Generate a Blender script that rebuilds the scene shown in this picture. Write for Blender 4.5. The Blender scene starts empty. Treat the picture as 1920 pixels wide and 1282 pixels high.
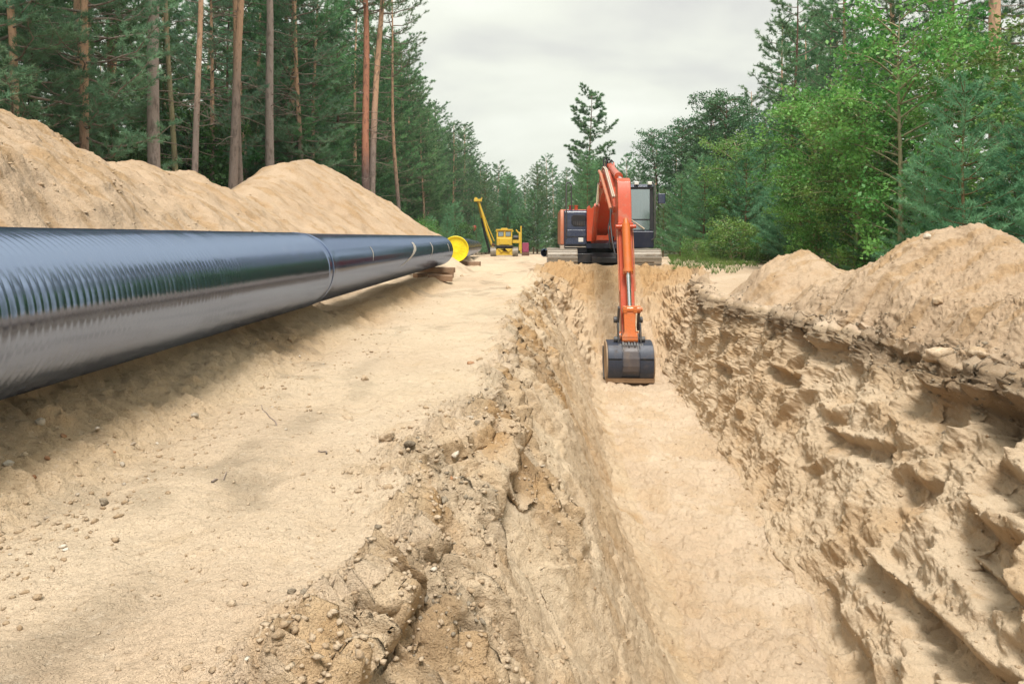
import bpy, bmesh, math, random
import numpy as np
from mathutils import Vector, Matrix

random.seed(7)
SC = bpy.context.scene
COL = SC.collection
R = math.radians

# ------------------------------------------------------------------ camera
EYE = 1.10
FPX = 1400.0
cam_d = bpy.data.cameras.new('camera')
cam = bpy.data.objects.new('camera', cam_d)
COL.objects.link(cam)
cam.location = (0, 0, EYE)
cam.rotation_euler = (R(90), 0, 0)
cam_d.sensor_width = 36
cam_d.lens = 36 * FPX / 1920
cam_d.shift_y = -193 / 1920
cam_d.clip_start = 0.05
cam_d.clip_end = 2500
SC.camera = cam

# ------------------------------------------------------------------ sky, sun, exposure
SUN_EL, SUN_AZ = R(62), R(178)          # azimuth clockwise from +Y (north)
world = bpy.data.worlds.new('World')
SC.world = world
world.use_nodes = True
wn, wl = world.node_tree.nodes, world.node_tree.links
wn.clear()
wout = wn.new('ShaderNodeOutputWorld')
bg = wn.new('ShaderNodeBackground')
bg.inputs['Strength'].default_value = 0.10
wl.new(bg.outputs[0], wout.inputs[0])
sky = wn.new('ShaderNodeTexSky')
sky.sky_type = 'NISHITA'
sky.sun_disc = False
sky.sun_elevation = SUN_EL
sky.sun_rotation = SUN_AZ
sky.air_density = 1.0
sky.dust_density = 2.0
tc = wn.new('ShaderNodeTexCoord')
sep = wn.new('ShaderNodeSeparateXYZ')
wl.new(tc.outputs['Generated'], sep.inputs[0])


def wmath(op, a, b=None, c=None):
    n = wn.new('ShaderNodeMath')
    n.operation = op
    for i, v in enumerate((a, b, c)):
        if v is None:
            continue
        if isinstance(v, (int, float)):
            n.inputs[i].default_value = v
        else:
            wl.new(v, n.inputs[i])
    return n.outputs[0]


zz = wmath('ADD', wmath('MAXIMUM', sep.outputs['Z'], 0.0), 0.22)
cx = wmath('DIVIDE', sep.outputs['X'], zz)
cy = wmath('DIVIDE', sep.outputs['Y'], zz)
comb = wn.new('ShaderNodeCombineXYZ')
wl.new(cx, comb.inputs[0])
wl.new(cy, comb.inputs[1])
n1 = wn.new('ShaderNodeTexNoise')
n1.inputs['Scale'].default_value = 1.1
n1.inputs['Detail'].default_value = 5
n1.inputs['Roughness'].default_value = 0.48
n1.inputs['Distortion'].default_value = 0.25
wl.new(comb.outputs[0], n1.inputs['Vector'])
ramp = wn.new('ShaderNodeValToRGB')
ramp.color_ramp.elements[0].position = 0.34
ramp.color_ramp.elements[0].color = (3.9, 3.8, 3.75, 1)
ramp.color_ramp.elements[1].position = 0.66
ramp.color_ramp.elements[1].color = (7.0, 7.1, 6.3, 1)
e = ramp.color_ramp.elements.new(0.5)
e.color = (5.7, 5.75, 5.0, 1)
wl.new(n1.outputs['Fac'], ramp.inputs[0])
# clouds brighten towards the horizon, as a thin overcast does
hz = wmath('POWER', wmath('SUBTRACT', 1.0, wmath('MAXIMUM', sep.outputs['Z'], 0.0)), 6.0)
mixh = wn.new('ShaderNodeMix')
mixh.data_type = 'RGBA'
wl.new(wmath('MULTIPLY', hz, 0.62), mixh.inputs['Factor'])
wl.new(ramp.outputs['Color'], mixh.inputs['A'])
mixh.inputs['B'].default_value = (7.0, 7.1, 6.4, 1)
mixs = wn.new('ShaderNodeMix')
mixs.data_type = 'RGBA'
mixs.inputs['Factor'].default_value = 0.90
wl.new(sky.outputs[0], mixs.inputs['A'])
# an overcast sky is brighter overhead than near the horizon
ov = wn.new('ShaderNodeVectorMath'); ov.operation = 'SCALE'
wl.new(mixh.outputs['Result'], ov.inputs[0])
wl.new(wmath('ADD', 1.0, wmath('MULTIPLY', wmath('MAXIMUM', sep.outputs['Z'], 0.0), 0.8)), ov.inputs['Scale'])
wl.new(ov.outputs[0], mixs.inputs['B'])
wl.new(mixs.outputs['Result'], bg.inputs['Color'])

sun_d = bpy.data.lights.new('sun', 'SUN')
sun_d.energy = 3.3
sun_d.angle = R(16)
sun_d.color = (1.0, 0.95, 0.87)
sun = bpy.data.objects.new('sun', sun_d)
COL.objects.link(sun)
sd = Vector((math.sin(SUN_AZ) * math.cos(SUN_EL), math.cos(SUN_AZ) * math.cos(SUN_EL), math.sin(SUN_EL)))
sun.rotation_euler = sd.to_track_quat('Z', 'Y').to_euler()

SC.view_settings.view_transform = 'Standard'
SC.view_settings.look = 'None'
SC.view_settings.gamma = 1
SC.view_settings.exposure = 0.50
SC.view_settings.use_curve_mapping = False
SC.render.engine = 'CYCLES'
SC.cycles.max_bounces = 5
SC.cycles.diffuse_bounces = 3
SC.cycles.glossy_bounces = 2
SC.cycles.transmission_bounces = 3
SC.cycles.transparent_max_bounces = 6
SC.cycles.use_denoising = True

# ------------------------------------------------------------------ numpy noise
_rng = np.random.default_rng(11)
_perm = _rng.permutation(256).astype(np.int64)
_perm = np.concatenate([_perm, _perm, _perm])
_g3 = _rng.normal(size=(256, 3))
_g3 /= np.linalg.norm(_g3, axis=1)[:, None]
_g3 = _g3.astype(np.float32)
_ga = _rng.random(256) * 6.2831853
_g2 = np.stack([np.cos(_ga), np.sin(_ga)], 1).astype(np.float32)
_rp = _rng.random((256, 3)).astype(np.float32)


def _fade(t):
    return t * t * t * (t * (t * 6 - 15) + 10)


def noise2(x, y):
    xi = np.floor(x).astype(np.int64); yi = np.floor(y).astype(np.int64)
    xf = (x - xi).astype(np.float32); yf = (y - yi).astype(np.float32)
    u, v = _fade(xf), _fade(yf)
    out = 0
    for dx in (0, 1):
        for dy in (0, 1):
            h = _perm[_perm[(xi + dx) & 255] + ((yi + dy) & 255)]
            g = _g2[h]
            w = (u if dx else 1 - u) * (v if dy else 1 - v)
            out = out + w * (g[..., 0] * (xf - dx) + g[..., 1] * (yf - dy))
    return out * 1.5


def fbm2(x, y, oct=4, gain=0.5):
    a, s, out = 1.0, 1.0, 0
    for i in range(oct):
        out = out + a * noise2(x * s + i * 17.3, y * s - i * 9.1)
        a *= gain; s *= 2.03
    return out


def noise3(x, y, z):
    xi = np.floor(x).astype(np.int64); yi = np.floor(y).astype(np.int64); zi = np.floor(z).astype(np.int64)
    xf = (x - xi).astype(np.float32); yf = (y - yi).astype(np.float32); zf = (z - zi).astype(np.float32)
    u, v, w_ = _fade(xf), _fade(yf), _fade(zf)
    out = 0
    for dx in (0, 1):
        for dy in (0, 1):
            hh = _perm[_perm[(xi + dx) & 255] + ((yi + dy) & 255)]
            for dz in (0, 1):
                g = _g3[_perm[hh + ((zi + dz) & 255)]]
                w = (u if dx else 1 - u) * (v if dy else 1 - v) * (w_ if dz else 1 - w_)
                out = out + w * (g[..., 0] * (xf - dx) + g[..., 1] * (yf - dy) + g[..., 2] * (zf - dz))
    return out * 1.5


def fbm3(x, y, z, oct=4, gain=0.5):
    a, s, out = 1.0, 1.0, 0
    for i in range(oct):
        out = out + a * noise3(x * s + i * 17.3, y * s - i * 9.1, z * s + i * 5.7)
        a *= gain; s *= 2.03
    return out


def worley2(x, y, second=False):
    xi = np.floor(x).astype(np.int64); yi = np.floor(y).astype(np.int64)
    f1 = np.full(x.shape, 9.0, np.float32); f2 = f1.copy(); idv = np.zeros(x.shape, np.float32)
    tilt = np.zeros(x.shape, np.float32)
    for dx in (-1, 0, 1):
        for dy in (-1, 0, 1):
            h = _perm[_perm[(xi + dx) & 255] + ((yi + dy) & 255)]
            p = _rp[h]
            d = (xi + dx + p[..., 0] - x) ** 2 + (yi + dy + p[..., 1] - y) ** 2
            d = d.astype(np.float32)
            near = d < f1
            if second:
                a = p[..., 2] * 37.0
                tilt = np.where(near, (x - xi - dx - p[..., 0]) * np.cos(a) + (y - yi - dy - p[..., 1]) * np.sin(a), tilt).astype(np.float32)
            f2 = np.where(near, f1, np.minimum(f2, d))
            idv = np.where(near, p[..., 2], idv)
            f1 = np.where(near, d, f1)
    if second:
        return np.sqrt(f1), np.sqrt(f2), idv, tilt
    return np.sqrt(f1), np.sqrt(f2), idv


def sstep(a, b, x):
    t = np.clip((x - a) / (b - a), 0, 1)
    return t * t * (3 - 2 * t)


# ------------------------------------------------------------------ mesh helpers
def np_mesh(name, V, F, smooth=False, uv=None):
    V = np.asarray(V, np.float32); F = np.asarray(F, np.int32)
    k = F.shape[1]
    me = bpy.data.meshes.new(name)
    me.vertices.add(len(V)); me.vertices.foreach_set('co', V.ravel())
    me.loops.add(F.size); me.loops.foreach_set('vertex_index', F.ravel())
    me.polygons.add(len(F))
    me.polygons.foreach_set('loop_start', np.arange(0, F.size, k, dtype=np.int32))
    me.polygons.foreach_set('loop_total', np.full(len(F), k, np.int32))
    if smooth:
        me.polygons.foreach_set('use_smooth', np.ones(len(F), bool))
    me.update(calc_edges=True)
    return me


def link(name, me, mat=None, parent=None, loc=None):
    o = bpy.data.objects.new(name, me)
    if mat is not None and me is not None:
        if not me.materials:
            me.materials.append(mat)
    COL.objects.link(o)
    if parent is not None:
        o.parent = parent
    if loc is not None:
        o.location = loc
    return o


def tag(o, label=None, cat=None, group=None, kind=None):
    if label: o['label'] = label
    if cat: o['category'] = cat
    if group: o['group'] = group
    if kind: o['kind'] = kind
    return o


def empty(name, loc=(0, 0, 0), rz=0.0):
    o = bpy.data.objects.new(name, None)
    o.empty_display_size = 0.3
    COL.objects.link(o)
    o.location = loc
    o.rotation_euler = (0, 0, rz)
    return o


class MB:
    """collects simple solids in one bmesh"""
    def __init__(self):
        self.bm = bmesh.new()

    def _add(self, verts, faces):
        vs = [self.bm.verts.new(v) for v in verts]
        for f in faces:
            try:
                self.bm.faces.new([vs[i] for i in f])
            except ValueError:
                pass
        return vs

    def box(self, lo, hi, m=None):
        x0, y0, z0 = lo; x1, y1, z1 = hi
        v = [Vector(p) for p in ((x0, y0, z0), (x1, y0, z0), (x1, y1, z0), (x0, y1, z0),
                                 (x0, y0, z1), (x1, y0, z1), (x1, y1, z1), (x0, y1, z1))]
        if m is not None:
            v = [m @ p for p in v]
        self._add(v, ((0, 3, 2, 1), (4, 5, 6, 7), (0, 1, 5, 4), (1, 2, 6, 5), (2, 3, 7, 6), (3, 0, 4, 7)))
        return self

    def cbox(self, c, s, m=None):
        return self.box([c[i] - s[i] / 2 for i in range(3)], [c[i] + s[i] / 2 for i in range(3)], m)

    def prism(self, prof, x0, x1, axis='x'):
        """profile given as (y,z) extruded along x, or (x,z) along y"""
        n = len(prof)
        if axis == 'x':
            a = [(x0, p[0], p[1]) for p in prof]; b = [(x1, p[0], p[1]) for p in prof]
        elif axis == 'y':
            a = [(p[0], x0, p[1]) for p in prof]; b = [(p[0], x1, p[1]) for p in prof]
        else:
            a = [(p[0], p[1], x0) for p in prof]; b = [(p[0], p[1], x1) for p in prof]
        self._add(a + b, [tuple(range(n))[::-1], tuple(range(n, 2 * n))] +
                  [(i, (i + 1) % n, n + (i + 1) % n, n + i) for i in range(n)])
        return self

    def loft(self, sections):
        """list of rings of equal length"""
        n = len(sections[0]); vs = [p for s in sections for p in s]; f = []
        for k in range(len(sections) - 1):
            for i in range(n):
                f.append((k * n + i, k * n + (i + 1) % n, (k + 1) * n + (i + 1) % n, (k + 1) * n + i))
        f.append(tuple(range(n))[::-1]); f.append(tuple(range((len(sections) - 1) * n, len(sections) * n)))
        self._add(vs, f)
        return self

    def tube(self, pts, r, seg=10, cap=True):
        pts = [Vector(p) for p in pts]
        rs = r if isinstance(r, (list, tuple)) else [r] * len(pts)
        rings = []
        up = None
        for i, p in enumerate(pts):
            d = (pts[min(i + 1, len(pts) - 1)] - pts[max(i - 1, 0)])
            if d.length < 1e-9:
                d = Vector((0, 0, 1))
            d.normalize()
            if up is None:
                up = Vector((0, 0, 1)) if abs(d.z) < 0.9 else Vector((1, 0, 0))
            a = d.cross(up)
            if a.length < 1e-4:
                a = d.cross(Vector((0.3, 1, 0.2)))
            a.normalize()
            b = a.cross(d); b.normalize(); up = b
            rings.append([p + (a * math.cos(t) + b * math.sin(t)) * rs[i]
                          for t in [2 * math.pi * k / seg for k in range(seg)]])
        n = seg; vs = [q for s in rings for q in s]; f = []
        for k in range(len(rings) - 1):
            for i in range(n):
                f.append((k * n + i, k * n + (i + 1) % n, (k + 1) * n + (i + 1) % n, (k + 1) * n + i))
        if cap:
            f.append(tuple(range(n))[::-1]); f.append(tuple(range((len(rings) - 1) * n, len(rings) * n)))
        self._add(vs, f)
        return self

    def cyl(self, a, b, r, seg=20):
        return self.tube([a, b], r, seg)

    def build(self, name, mat, parent=None, bevel=0.0, smooth=False, loc=None, seg=2):
        bmesh.ops.recalc_face_normals(self.bm, faces=self.bm.faces[:])
        me = bpy.data.meshes.new(name)
        self.bm.to_mesh(me); self.bm.free()
        if smooth or bevel:
            me.polygons.foreach_set('use_smooth', [True] * len(me.polygons))
            me.update()
            me.set_sharp_from_angle(angle=R(40))
        o = link(name, me, mat, parent, loc)
        if bevel:
            m = o.modifiers.new('bevel', 'BEVEL')
            m.width = bevel; m.segments = seg; m.limit_method = 'ANGLE'; m.angle_limit = R(35)
            m.harden_normals = True
        return o


def copy_tree(o, parent=None):
    c = o.copy()
    COL.objects.link(c)
    if parent is not None:
        c.parent = parent
    for ch in list(o.children):
        copy_tree(ch, c)
    return c
# ------------------------------------------------------------------ materials
def mat_new(name):
    m = bpy.data.materials.new(name)
    m.use_nodes = True
    nt = m.node_tree
    nt.nodes.clear()
    out = nt.nodes.new('ShaderNodeOutputMaterial')
    b = nt.nodes.new('ShaderNodeBsdfPrincipled')
    nt.links.new(b.outputs[0], out.inputs[0])
    return m, nt, b, out


def N(nt, t, **kw):
    n = nt.nodes.new(t)
    for k, v in kw.items():
        if k in n.inputs.keys():
            n.inputs[k].default_value = v
        else:
            setattr(n, k, v)
    return n


def nmix(nt, fac, a, b, blend='MIX'):
    n = nt.nodes.new('ShaderNodeMix')
    n.data_type = 'RGBA'; n.blend_type = blend
    for s, v in (('Factor', fac), ('A', a), ('B', b)):
        if isinstance(v, (int, float)):
            n.inputs[s].default_value = v
        elif isinstance(v, tuple):
            n.inputs[s].default_value = v if len(v) == 4 else (*v, 1)
        else:
            nt.links.new(v, n.inputs[s])
    return n.outputs['Result']


def nmath(nt, op, a, b=None, c=None):
    n = nt.nodes.new('ShaderNodeMath'); n.operation = op
    for i, v in enumerate((a, b, c)):
        if v is None: continue
        if isinstance(v, (int, float)): n.inputs[i].default_value = v
        else: nt.links.new(v, n.inputs[i])
    return n.outputs[0]


def nramp(nt, x, p0, p1):
    n = nt.nodes.new('ShaderNodeMapRange')
    n.interpolation_type = 'SMOOTHSTEP'
    n.inputs['From Min'].default_value = p0; n.inputs['From Max'].default_value = p1
    nt.links.new(x, n.inputs['Value'])
    return n.outputs[0]


def nnoise(nt, vec, scale, detail=4, rough=0.55, dist=0.0):
    n = nt.nodes.new('ShaderNodeTexNoise')
    n.inputs['Scale'].default_value = scale; n.inputs['Detail'].default_value = detail
    n.inputs['Roughness'].default_value = rough; n.inputs['Distortion'].default_value = dist
    nt.links.new(vec, n.inputs['Vector'])
    return n.outputs['Fac']


def nbump(nt, b, h, strength=0.5, dist=0.02, prev=None):
    n = nt.nodes.new('ShaderNodeBump')
    n.inputs['Strength'].default_value = strength; n.inputs['Distance'].default_value = dist
    nt.links.new(h, n.inputs['Height'])
    if prev is not None: nt.links.new(prev, n.inputs['Normal'])
    nt.links.new(n.outputs[0], b.inputs['Normal'])
    return n.outputs[0]


def geo_pos(nt):
    return nt.nodes.new('ShaderNodeNewGeometry').outputs['Position']


def obj_co(nt):
    return nt.nodes.new('ShaderNodeTexCoord').outputs['Object']


def sand_mat(name, pale, mid, damp_and_shade, attr=True):
    m, nt, b, out = mat_new(name)
    P = geo_pos(nt)
    big = nnoise(nt, P, 0.45, 4, 0.6, 0.4)
    med = nnoise(nt, P, 2.3, 5, 0.62, 0.5)
    fine = nnoise(nt, P, 23.0, 5, 0.7)
    grain = nnoise(nt, P, 140.0, 2, 0.7)
    c = nmix(nt, nramp(nt, big, 0.35, 0.65), mid, pale)
    c = nmix(nt, nmath(nt, 'MULTIPLY', nramp(nt, med, 0.52, 0.80), 0.7), c, damp_and_shade)
    if attr:
        at = N(nt, 'ShaderNodeAttribute', attribute_name='damp_and_shade')
        c = nmix(nt, at.outputs['Fac'], c, damp_and_shade)
        at2 = N(nt, 'ShaderNodeAttribute', attribute_name='soil')
        c = nmix(nt, at2.outputs['Fac'], c, (0.17, 0.125, 0.085))
        at3 = N(nt, 'ShaderNodeAttribute', attribute_name='dry')
        c = nmix(nt, at3.outputs['Fac'], c, (0.66, 0.54, 0.39))
    # small dark crumbs and pale grains
    c = nmix(nt, nmath(nt, 'MULTIPLY', nramp(nt, fine, 0.56, 0.74), 0.55), c, (0.20, 0.125, 0.07))
    c = nmix(nt, nmath(nt, 'MULTIPLY', nramp(nt, fine, 0.46, 0.30), 0.35), c, (0.66, 0.55, 0.43))
    c = nmix(nt, nmath(nt, 'MULTIPLY', nramp(nt, grain, 0.5, 0.8), 0.35), c, (0.22, 0.15, 0.10))
    nt.links.new(c, b.inputs['Base Color'])
    b.inputs['Roughness'].default_value = 0.95
    b.inputs['Specular IOR Level'].default_value = 0.15
    h1 = nbump(nt, b, fine, 1.0, 0.03)
    mid_ = nnoise(nt, P, 62.0, 4, 0.7)
    h1 = nbump(nt, b, mid_, 0.8, 0.014, h1)
    nbump(nt, b, grain, 0.7, 0.006, h1)
    return m


M = {}
M['sand'] = sand_mat('sand', (0.61, 0.48, 0.355), (0.525, 0.395, 0.28), (0.44, 0.29, 0.155))
M['heap'] = sand_mat('heap_sand', (0.54, 0.405, 0.285), (0.47, 0.34, 0.23), (0.41, 0.265, 0.14))
M['wall'] = sand_mat('trench_sand', (0.60, 0.475, 0.34), (0.53, 0.395, 0.262), (0.43, 0.265, 0.125))


def forest_floor_mat():
    m, nt, b, out = mat_new('forest_floor')
    P = geo_pos(nt)
    c = nmix(nt, nramp(nt, nnoise(nt, P, 1.1, 5), 0.4, 0.6), (0.045, 0.05, 0.02), (0.10, 0.07, 0.04))
    c = nmix(nt, nramp(nt, nnoise(nt, P, 9, 4), 0.45, 0.7), c, (0.03, 0.07, 0.015))
    nt.links.new(c, b.inputs['Base Color'])
    b.inputs['Roughness'].default_value = 1
    nbump(nt, b, nnoise(nt, P, 12, 4), 1, 0.08)
    return m


M['forest_floor'] = forest_floor_mat()


def clod_mat(name, cols, scale=30):
    m, nt, b, out = mat_new(name)
    P = geo_pos(nt)
    oi = nt.nodes.new('ShaderNodeObjectInfo').outputs['Random']
    v = nnoise(nt, P, 5.5, 3, 0.6)
    mixv = nmath(nt, 'FRACT', nmath(nt, 'ADD', nmath(nt, 'MULTIPLY', v, 2.2), oi))
    c = nmix(nt, nramp(nt, mixv, 0.2, 0.8), cols[0], cols[1])
    c = nmix(nt, nmath(nt, 'MULTIPLY', nramp(nt, nnoise(nt, P, scale, 4), 0.45, 0.7), 0.6), c, cols[2])
    nt.links.new(c, b.inputs['Base Color'])
    b.inputs['Roughness'].default_value = 0.95
    b.inputs['Specular IOR Level'].default_value = 0.2
    nbump(nt, b, nnoise(nt, P, scale * 1.6, 5, 0.7), 0.9, 0.02)
    return m


M['clod'] = clod_mat('earth_clod', ((0.56, 0.44, 0.315), (0.46, 0.34, 0.225), (0.33, 0.22, 0.13)))
M['dark_clod'] = clod_mat('dark_earth', ((0.30, 0.25, 0.19), (0.20, 0.16, 0.115), (0.36, 0.29, 0.21)))
M['stone'] = clod_mat('pale_stone', ((0.62, 0.55, 0.46), (0.42, 0.36, 0.29), (0.30, 0.22, 0.15)), 14)
M['red_stone'] = clod_mat('red_stone', ((0.36, 0.19, 0.10), (0.24, 0.12, 0.06), (0.45, 0.34, 0.24)), 14)


def paint(name, col, rough=0.4, metal=0.0, dirt=0.35, dirtcol=(0.30, 0.23, 0.16), dscale=5.0, spec=0.5, coat=0.0):
    m, nt, b, out = mat_new(name)
    P = obj_co(nt)
    n = nnoise(nt, P, dscale, 6, 0.65)
    n2 = nnoise(nt, P, dscale * 6, 4, 0.7)
    f = nmath(nt, 'MULTIPLY', nramp(nt, n, 0.48, 0.72), dirt)
    dark = tuple(x * 0.8 for x in col)
    c = nmix(nt, nramp(nt, n2, 0.3, 0.75), col, dark)
    c = nmix(nt, f, c, dirtcol)
    nt.links.new(c, b.inputs['Base Color'])
    b.inputs['Metallic'].default_value = metal
    b.inputs['Specular IOR Level'].default_value = spec
    if coat: b.inputs['Coat Weight'].default_value = coat
    rr = nmath(nt, 'ADD', nmath(nt, 'MULTIPLY', n2, 0.25), rough - 0.1)
    nt.links.new(nmath(nt, 'ADD', rr, nmath(nt, 'MULTIPLY', f, 0.5)), b.inputs['Roughness'])
    nbump(nt, b, n2, 0.12, 0.004)
    return m


M['orange'] = paint('orange_paint', (0.52, 0.07, 0.022), 0.36, dirt=0.38, coat=0.2)
M['amber'] = paint('amber_paint', (0.60, 0.15, 0.03), 0.34, dirt=0.42, coat=0.2)
M['faded'] = paint('faded_orange', (0.50, 0.17, 0.09), 0.45, dirt=0.5)
M['cream'] = paint('cream_paint', (0.55, 0.45, 0.36), 0.45, dirt=0.4)
M['navy'] = paint('dark_navy_paint', (0.010, 0.014, 0.036), 0.34, dirt=0.10, dirtcol=(0.16, 0.14, 0.12))
M['panel'] = paint('grey_blue_panel', (0.030, 0.042, 0.085), 0.26, dirt=0.15, dirtcol=(0.22, 0.2, 0.17), coat=0.3)
M['black'] = paint('black_metal', (0.014, 0.014, 0.018), 0.45, dirt=0.25, dirtcol=(0.12, 0.09, 0.07))
M['shoe'] = paint('track_shoe_steel', (0.40, 0.36, 0.31), 0.5, metal=0.35, dirt=0.5, dirtcol=(0.34, 0.26, 0.18), dscale=3)
M['rust'] = paint('rusty_steel', (0.13, 0.06, 0.04), 0.6, dirt=0.6, dirtcol=(0.22, 0.14, 0.09))
M['chrome'] = paint('chrome_rod', (0.85, 0.87, 0.88), 0.14, metal=1.0, dirt=0.05)
M['linkgrey'] = paint('grey_link_steel', (0.085, 0.085, 0.09), 0.5, metal=0.3, dirt=0.4, dirtcol=(0.30, 0.25, 0.2))
M['tan'] = paint('worn_tan_steel', (0.34, 0.235, 0.15), 0.5, dirt=0.7, dirtcol=(0.46, 0.35, 0.24), dscale=3)
def bucket_mat():
    m = paint('blue_black_bucket_steel', (0.026, 0.034, 0.058), 0.46, metal=0.1, dirt=0.45, dirtcol=(0.14, 0.11, 0.09), dscale=5)
    nt = m.node_tree; b = next(n for n in nt.nodes if n.type == 'BSDF_PRINCIPLED')
    O = obj_co(nt); sp = N(nt, 'ShaderNodeSeparateXYZ'); nt.links.new(O, sp.inputs[0])
    n = nnoise(nt, O, 9, 4, 0.7)
    ax = nmath(nt, 'ADD', nmath(nt, 'ABSOLUTE', sp.outputs[0]), nmath(nt, 'MULTIPLY', nmath(nt, 'SUBTRACT', n, 0.5), 0.10))
    f = nmath(nt, 'SUBTRACT', 1.0, nramp(nt, ax, 0.15, 0.21))
    f = nmath(nt, 'MULTIPLY', f, nramp(nt, nmath(nt, 'ADD', sp.outputs[2], nmath(nt, 'MULTIPLY', n, 0.1)), -2.12, -2.02))
    rim = nramp(nt, nmath(nt, 'ADD', nmath(nt, 'MULTIPLY', sp.outputs[2], -1.0), nmath(nt, 'MULTIPLY', n, 0.25)), 2.36, 2.44)
    f = nmath(nt, 'MAXIMUM', nmath(nt, 'MULTIPLY', f, 0.16), nmath(nt, 'MULTIPLY', rim, 0.7))
    old = b.inputs['Base Color'].links[0].from_socket
    nt.links.new(nmix(nt, f, old, (0.36, 0.25, 0.155)), b.inputs['Base Color'])
    return m


M['bucket'] = bucket_mat()
M['unused'] = paint('blue_black_bucket_steel', (0.035, 0.05, 0.085), 0.33, metal=0.3, dirt=0.4, dirtcol=(0.10, 0.08, 0.07), dscale=4)
M['yellow'] = paint('yellow_paint', (0.68, 0.45, 0.03), 0.5, dirt=0.5)
M['capyellow'] = paint('yellow_plastic_cap', (0.86, 0.70, 0.01), 0.42, dirt=0.22, dirtcol=(0.5, 0.36, 0.08), dscale=3)
M['red'] = paint('hook_red', (0.35, 0.02, 0.02), 0.4, dirt=0.2)
M['magenta'] = paint('magenta_paint', (0.30, 0.04, 0.11), 0.6, dirt=0.3)
M['white'] = paint('white_lamp', (0.75, 0.75, 0.72), 0.3, dirt=0.1)
M['teal'] = paint('teal_grey_seat', (0.28, 0.40, 0.42), 0.7, dirt=0.2)
M['wood'] = paint('weathered_timber', (0.30, 0.19, 0.12), 0.8, dirt=0.6, dirtcol=(0.14, 0.08, 0.06), dscale=6)


def glass_mat(name, tint=(0.6, 0.7, 0.72), k=0.55, rough=0.05):
    m, nt, b, out = mat_new(name)
    nt.nodes.remove(b)
    t = N(nt, 'ShaderNodeBsdfTransparent'); t.inputs[0].default_value = (*tint, 1)
    g = N(nt, 'ShaderNodeBsdfGlossy'); g.inputs['Roughness'].default_value = rough
    g.inputs['Color'].default_value = (0.75, 0.82, 0.85, 1)
    d = N(nt, 'ShaderNodeBsdfDiffuse'); d.inputs[0].default_value = (0.30, 0.36, 0.38, 1)   # film of dust
    mx = N(nt, 'ShaderNodeMixShader'); mx.inputs[0].default_value = k
    nt.links.new(t.outputs[0], mx.inputs[1]); nt.links.new(g.outputs[0], mx.inputs[2])
    m2 = N(nt, 'ShaderNodeMixShader'); m2.inputs[0].default_value = 0.16
    nt.links.new(mx.outputs[0], m2.inputs[1]); nt.links.new(d.outputs[0], m2.inputs[2])
    nt.links.new(m2.outputs[0], out.inputs[0])
    return m


M['glass'] = glass_mat('cab_glass', (0.45, 0.55, 0.57), 0.42)


def pipe_mat(name, ribbed=True):
    m, nt, b, out = mat_new(name)
    O = obj_co(nt)
    mp = N(nt, 'ShaderNodeMapping')
    mp.inputs['Scale'].default_value = (1.0, 6.0, 1.0)
    nt.links.new(O, mp.inputs['Vector'])
    streak = nnoise(nt, mp.outputs[0], 1.6, 4, 0.6)
    n2 = nnoise(nt, O, 5, 5, 0.6)
    mp2 = N(nt, 'ShaderNodeMapping')
    mp2.inputs['Scale'].default_value = (0.6, 38.0, 0.6)
    nt.links.new(O, mp2.inputs['Vector'])
    wrap = nnoise(nt, mp2.outputs[0], 1.0, 3, 0.6)
    c = nmix(nt, nramp(nt, streak, 0.3, 0.7), (0.008, 0.012, 0.030), (0.016, 0.020, 0.040))
    c = nmix(nt, nmath(nt, 'MULTIPLY', nramp(nt, n2, 0.60, 0.74), 0.22), c, (0.30, 0.25, 0.20))
    scr = nnoise(nt, O, 55, 2, 0.5)
    c = nmix(nt, nmath(nt, 'MULTIPLY', nramp(nt, scr, 0.77, 0.80), 0.8), c, (0.7, 0.7, 0.7))
    nt.links.new(c, b.inputs['Base Color'])
    b.inputs['Metallic'].default_value = 0.0
    b.inputs['IOR'].default_value = 6.5
    b.inputs['Specular Tint'].default_value = (0.50, 0.61, 0.86, 1)
    r = nmath(nt, 'ADD', nmath(nt, 'MULTIPLY', n2, 0.14), 0.09)
    nt.links.new(r, b.inputs['Roughness'])
    nbump(nt, b, nnoise(nt, O, 40, 3), 0.04, 0.003)
    return m


M['pipe'] = pipe_mat('coated_pipe_steel')


def bark_mat(name, low, high, z0, z1, scale=9):
    m, nt, b, out = mat_new(name)
    O = obj_co(nt)
    mp = N(nt, 'ShaderNodeMapping'); mp.inputs['Scale'].default_value = (1, 1, 0.35)
    nt.links.new(O, mp.inputs['Vector'])
    n = nnoise(nt, mp.outputs[0], scale, 5, 0.65)
    sp = N(nt, 'ShaderNodeSeparateXYZ'); nt.links.new(O, sp.inputs[0])
    zf = nramp(nt, nmath(nt, 'ADD', sp.outputs[2], nmath(nt, 'MULTIPLY', n, 2.5)), z0 + 1.2, z1 + 1.2)
    c = nmix(nt, zf, low, high)
    c = nmix(nt, nmath(nt, 'MULTIPLY', nramp(nt, n, 0.5, 0.66), 0.7), c, tuple(x * 0.42 for x in low))
    nt.links.new(c, b.inputs['Base Color'])
    b.inputs['Roughness'].default_value = 0.95
    b.inputs['Specular IOR Level'].default_value = 0.15
    nbump(nt, b, n, 0.9, 0.05)
    return m


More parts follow.
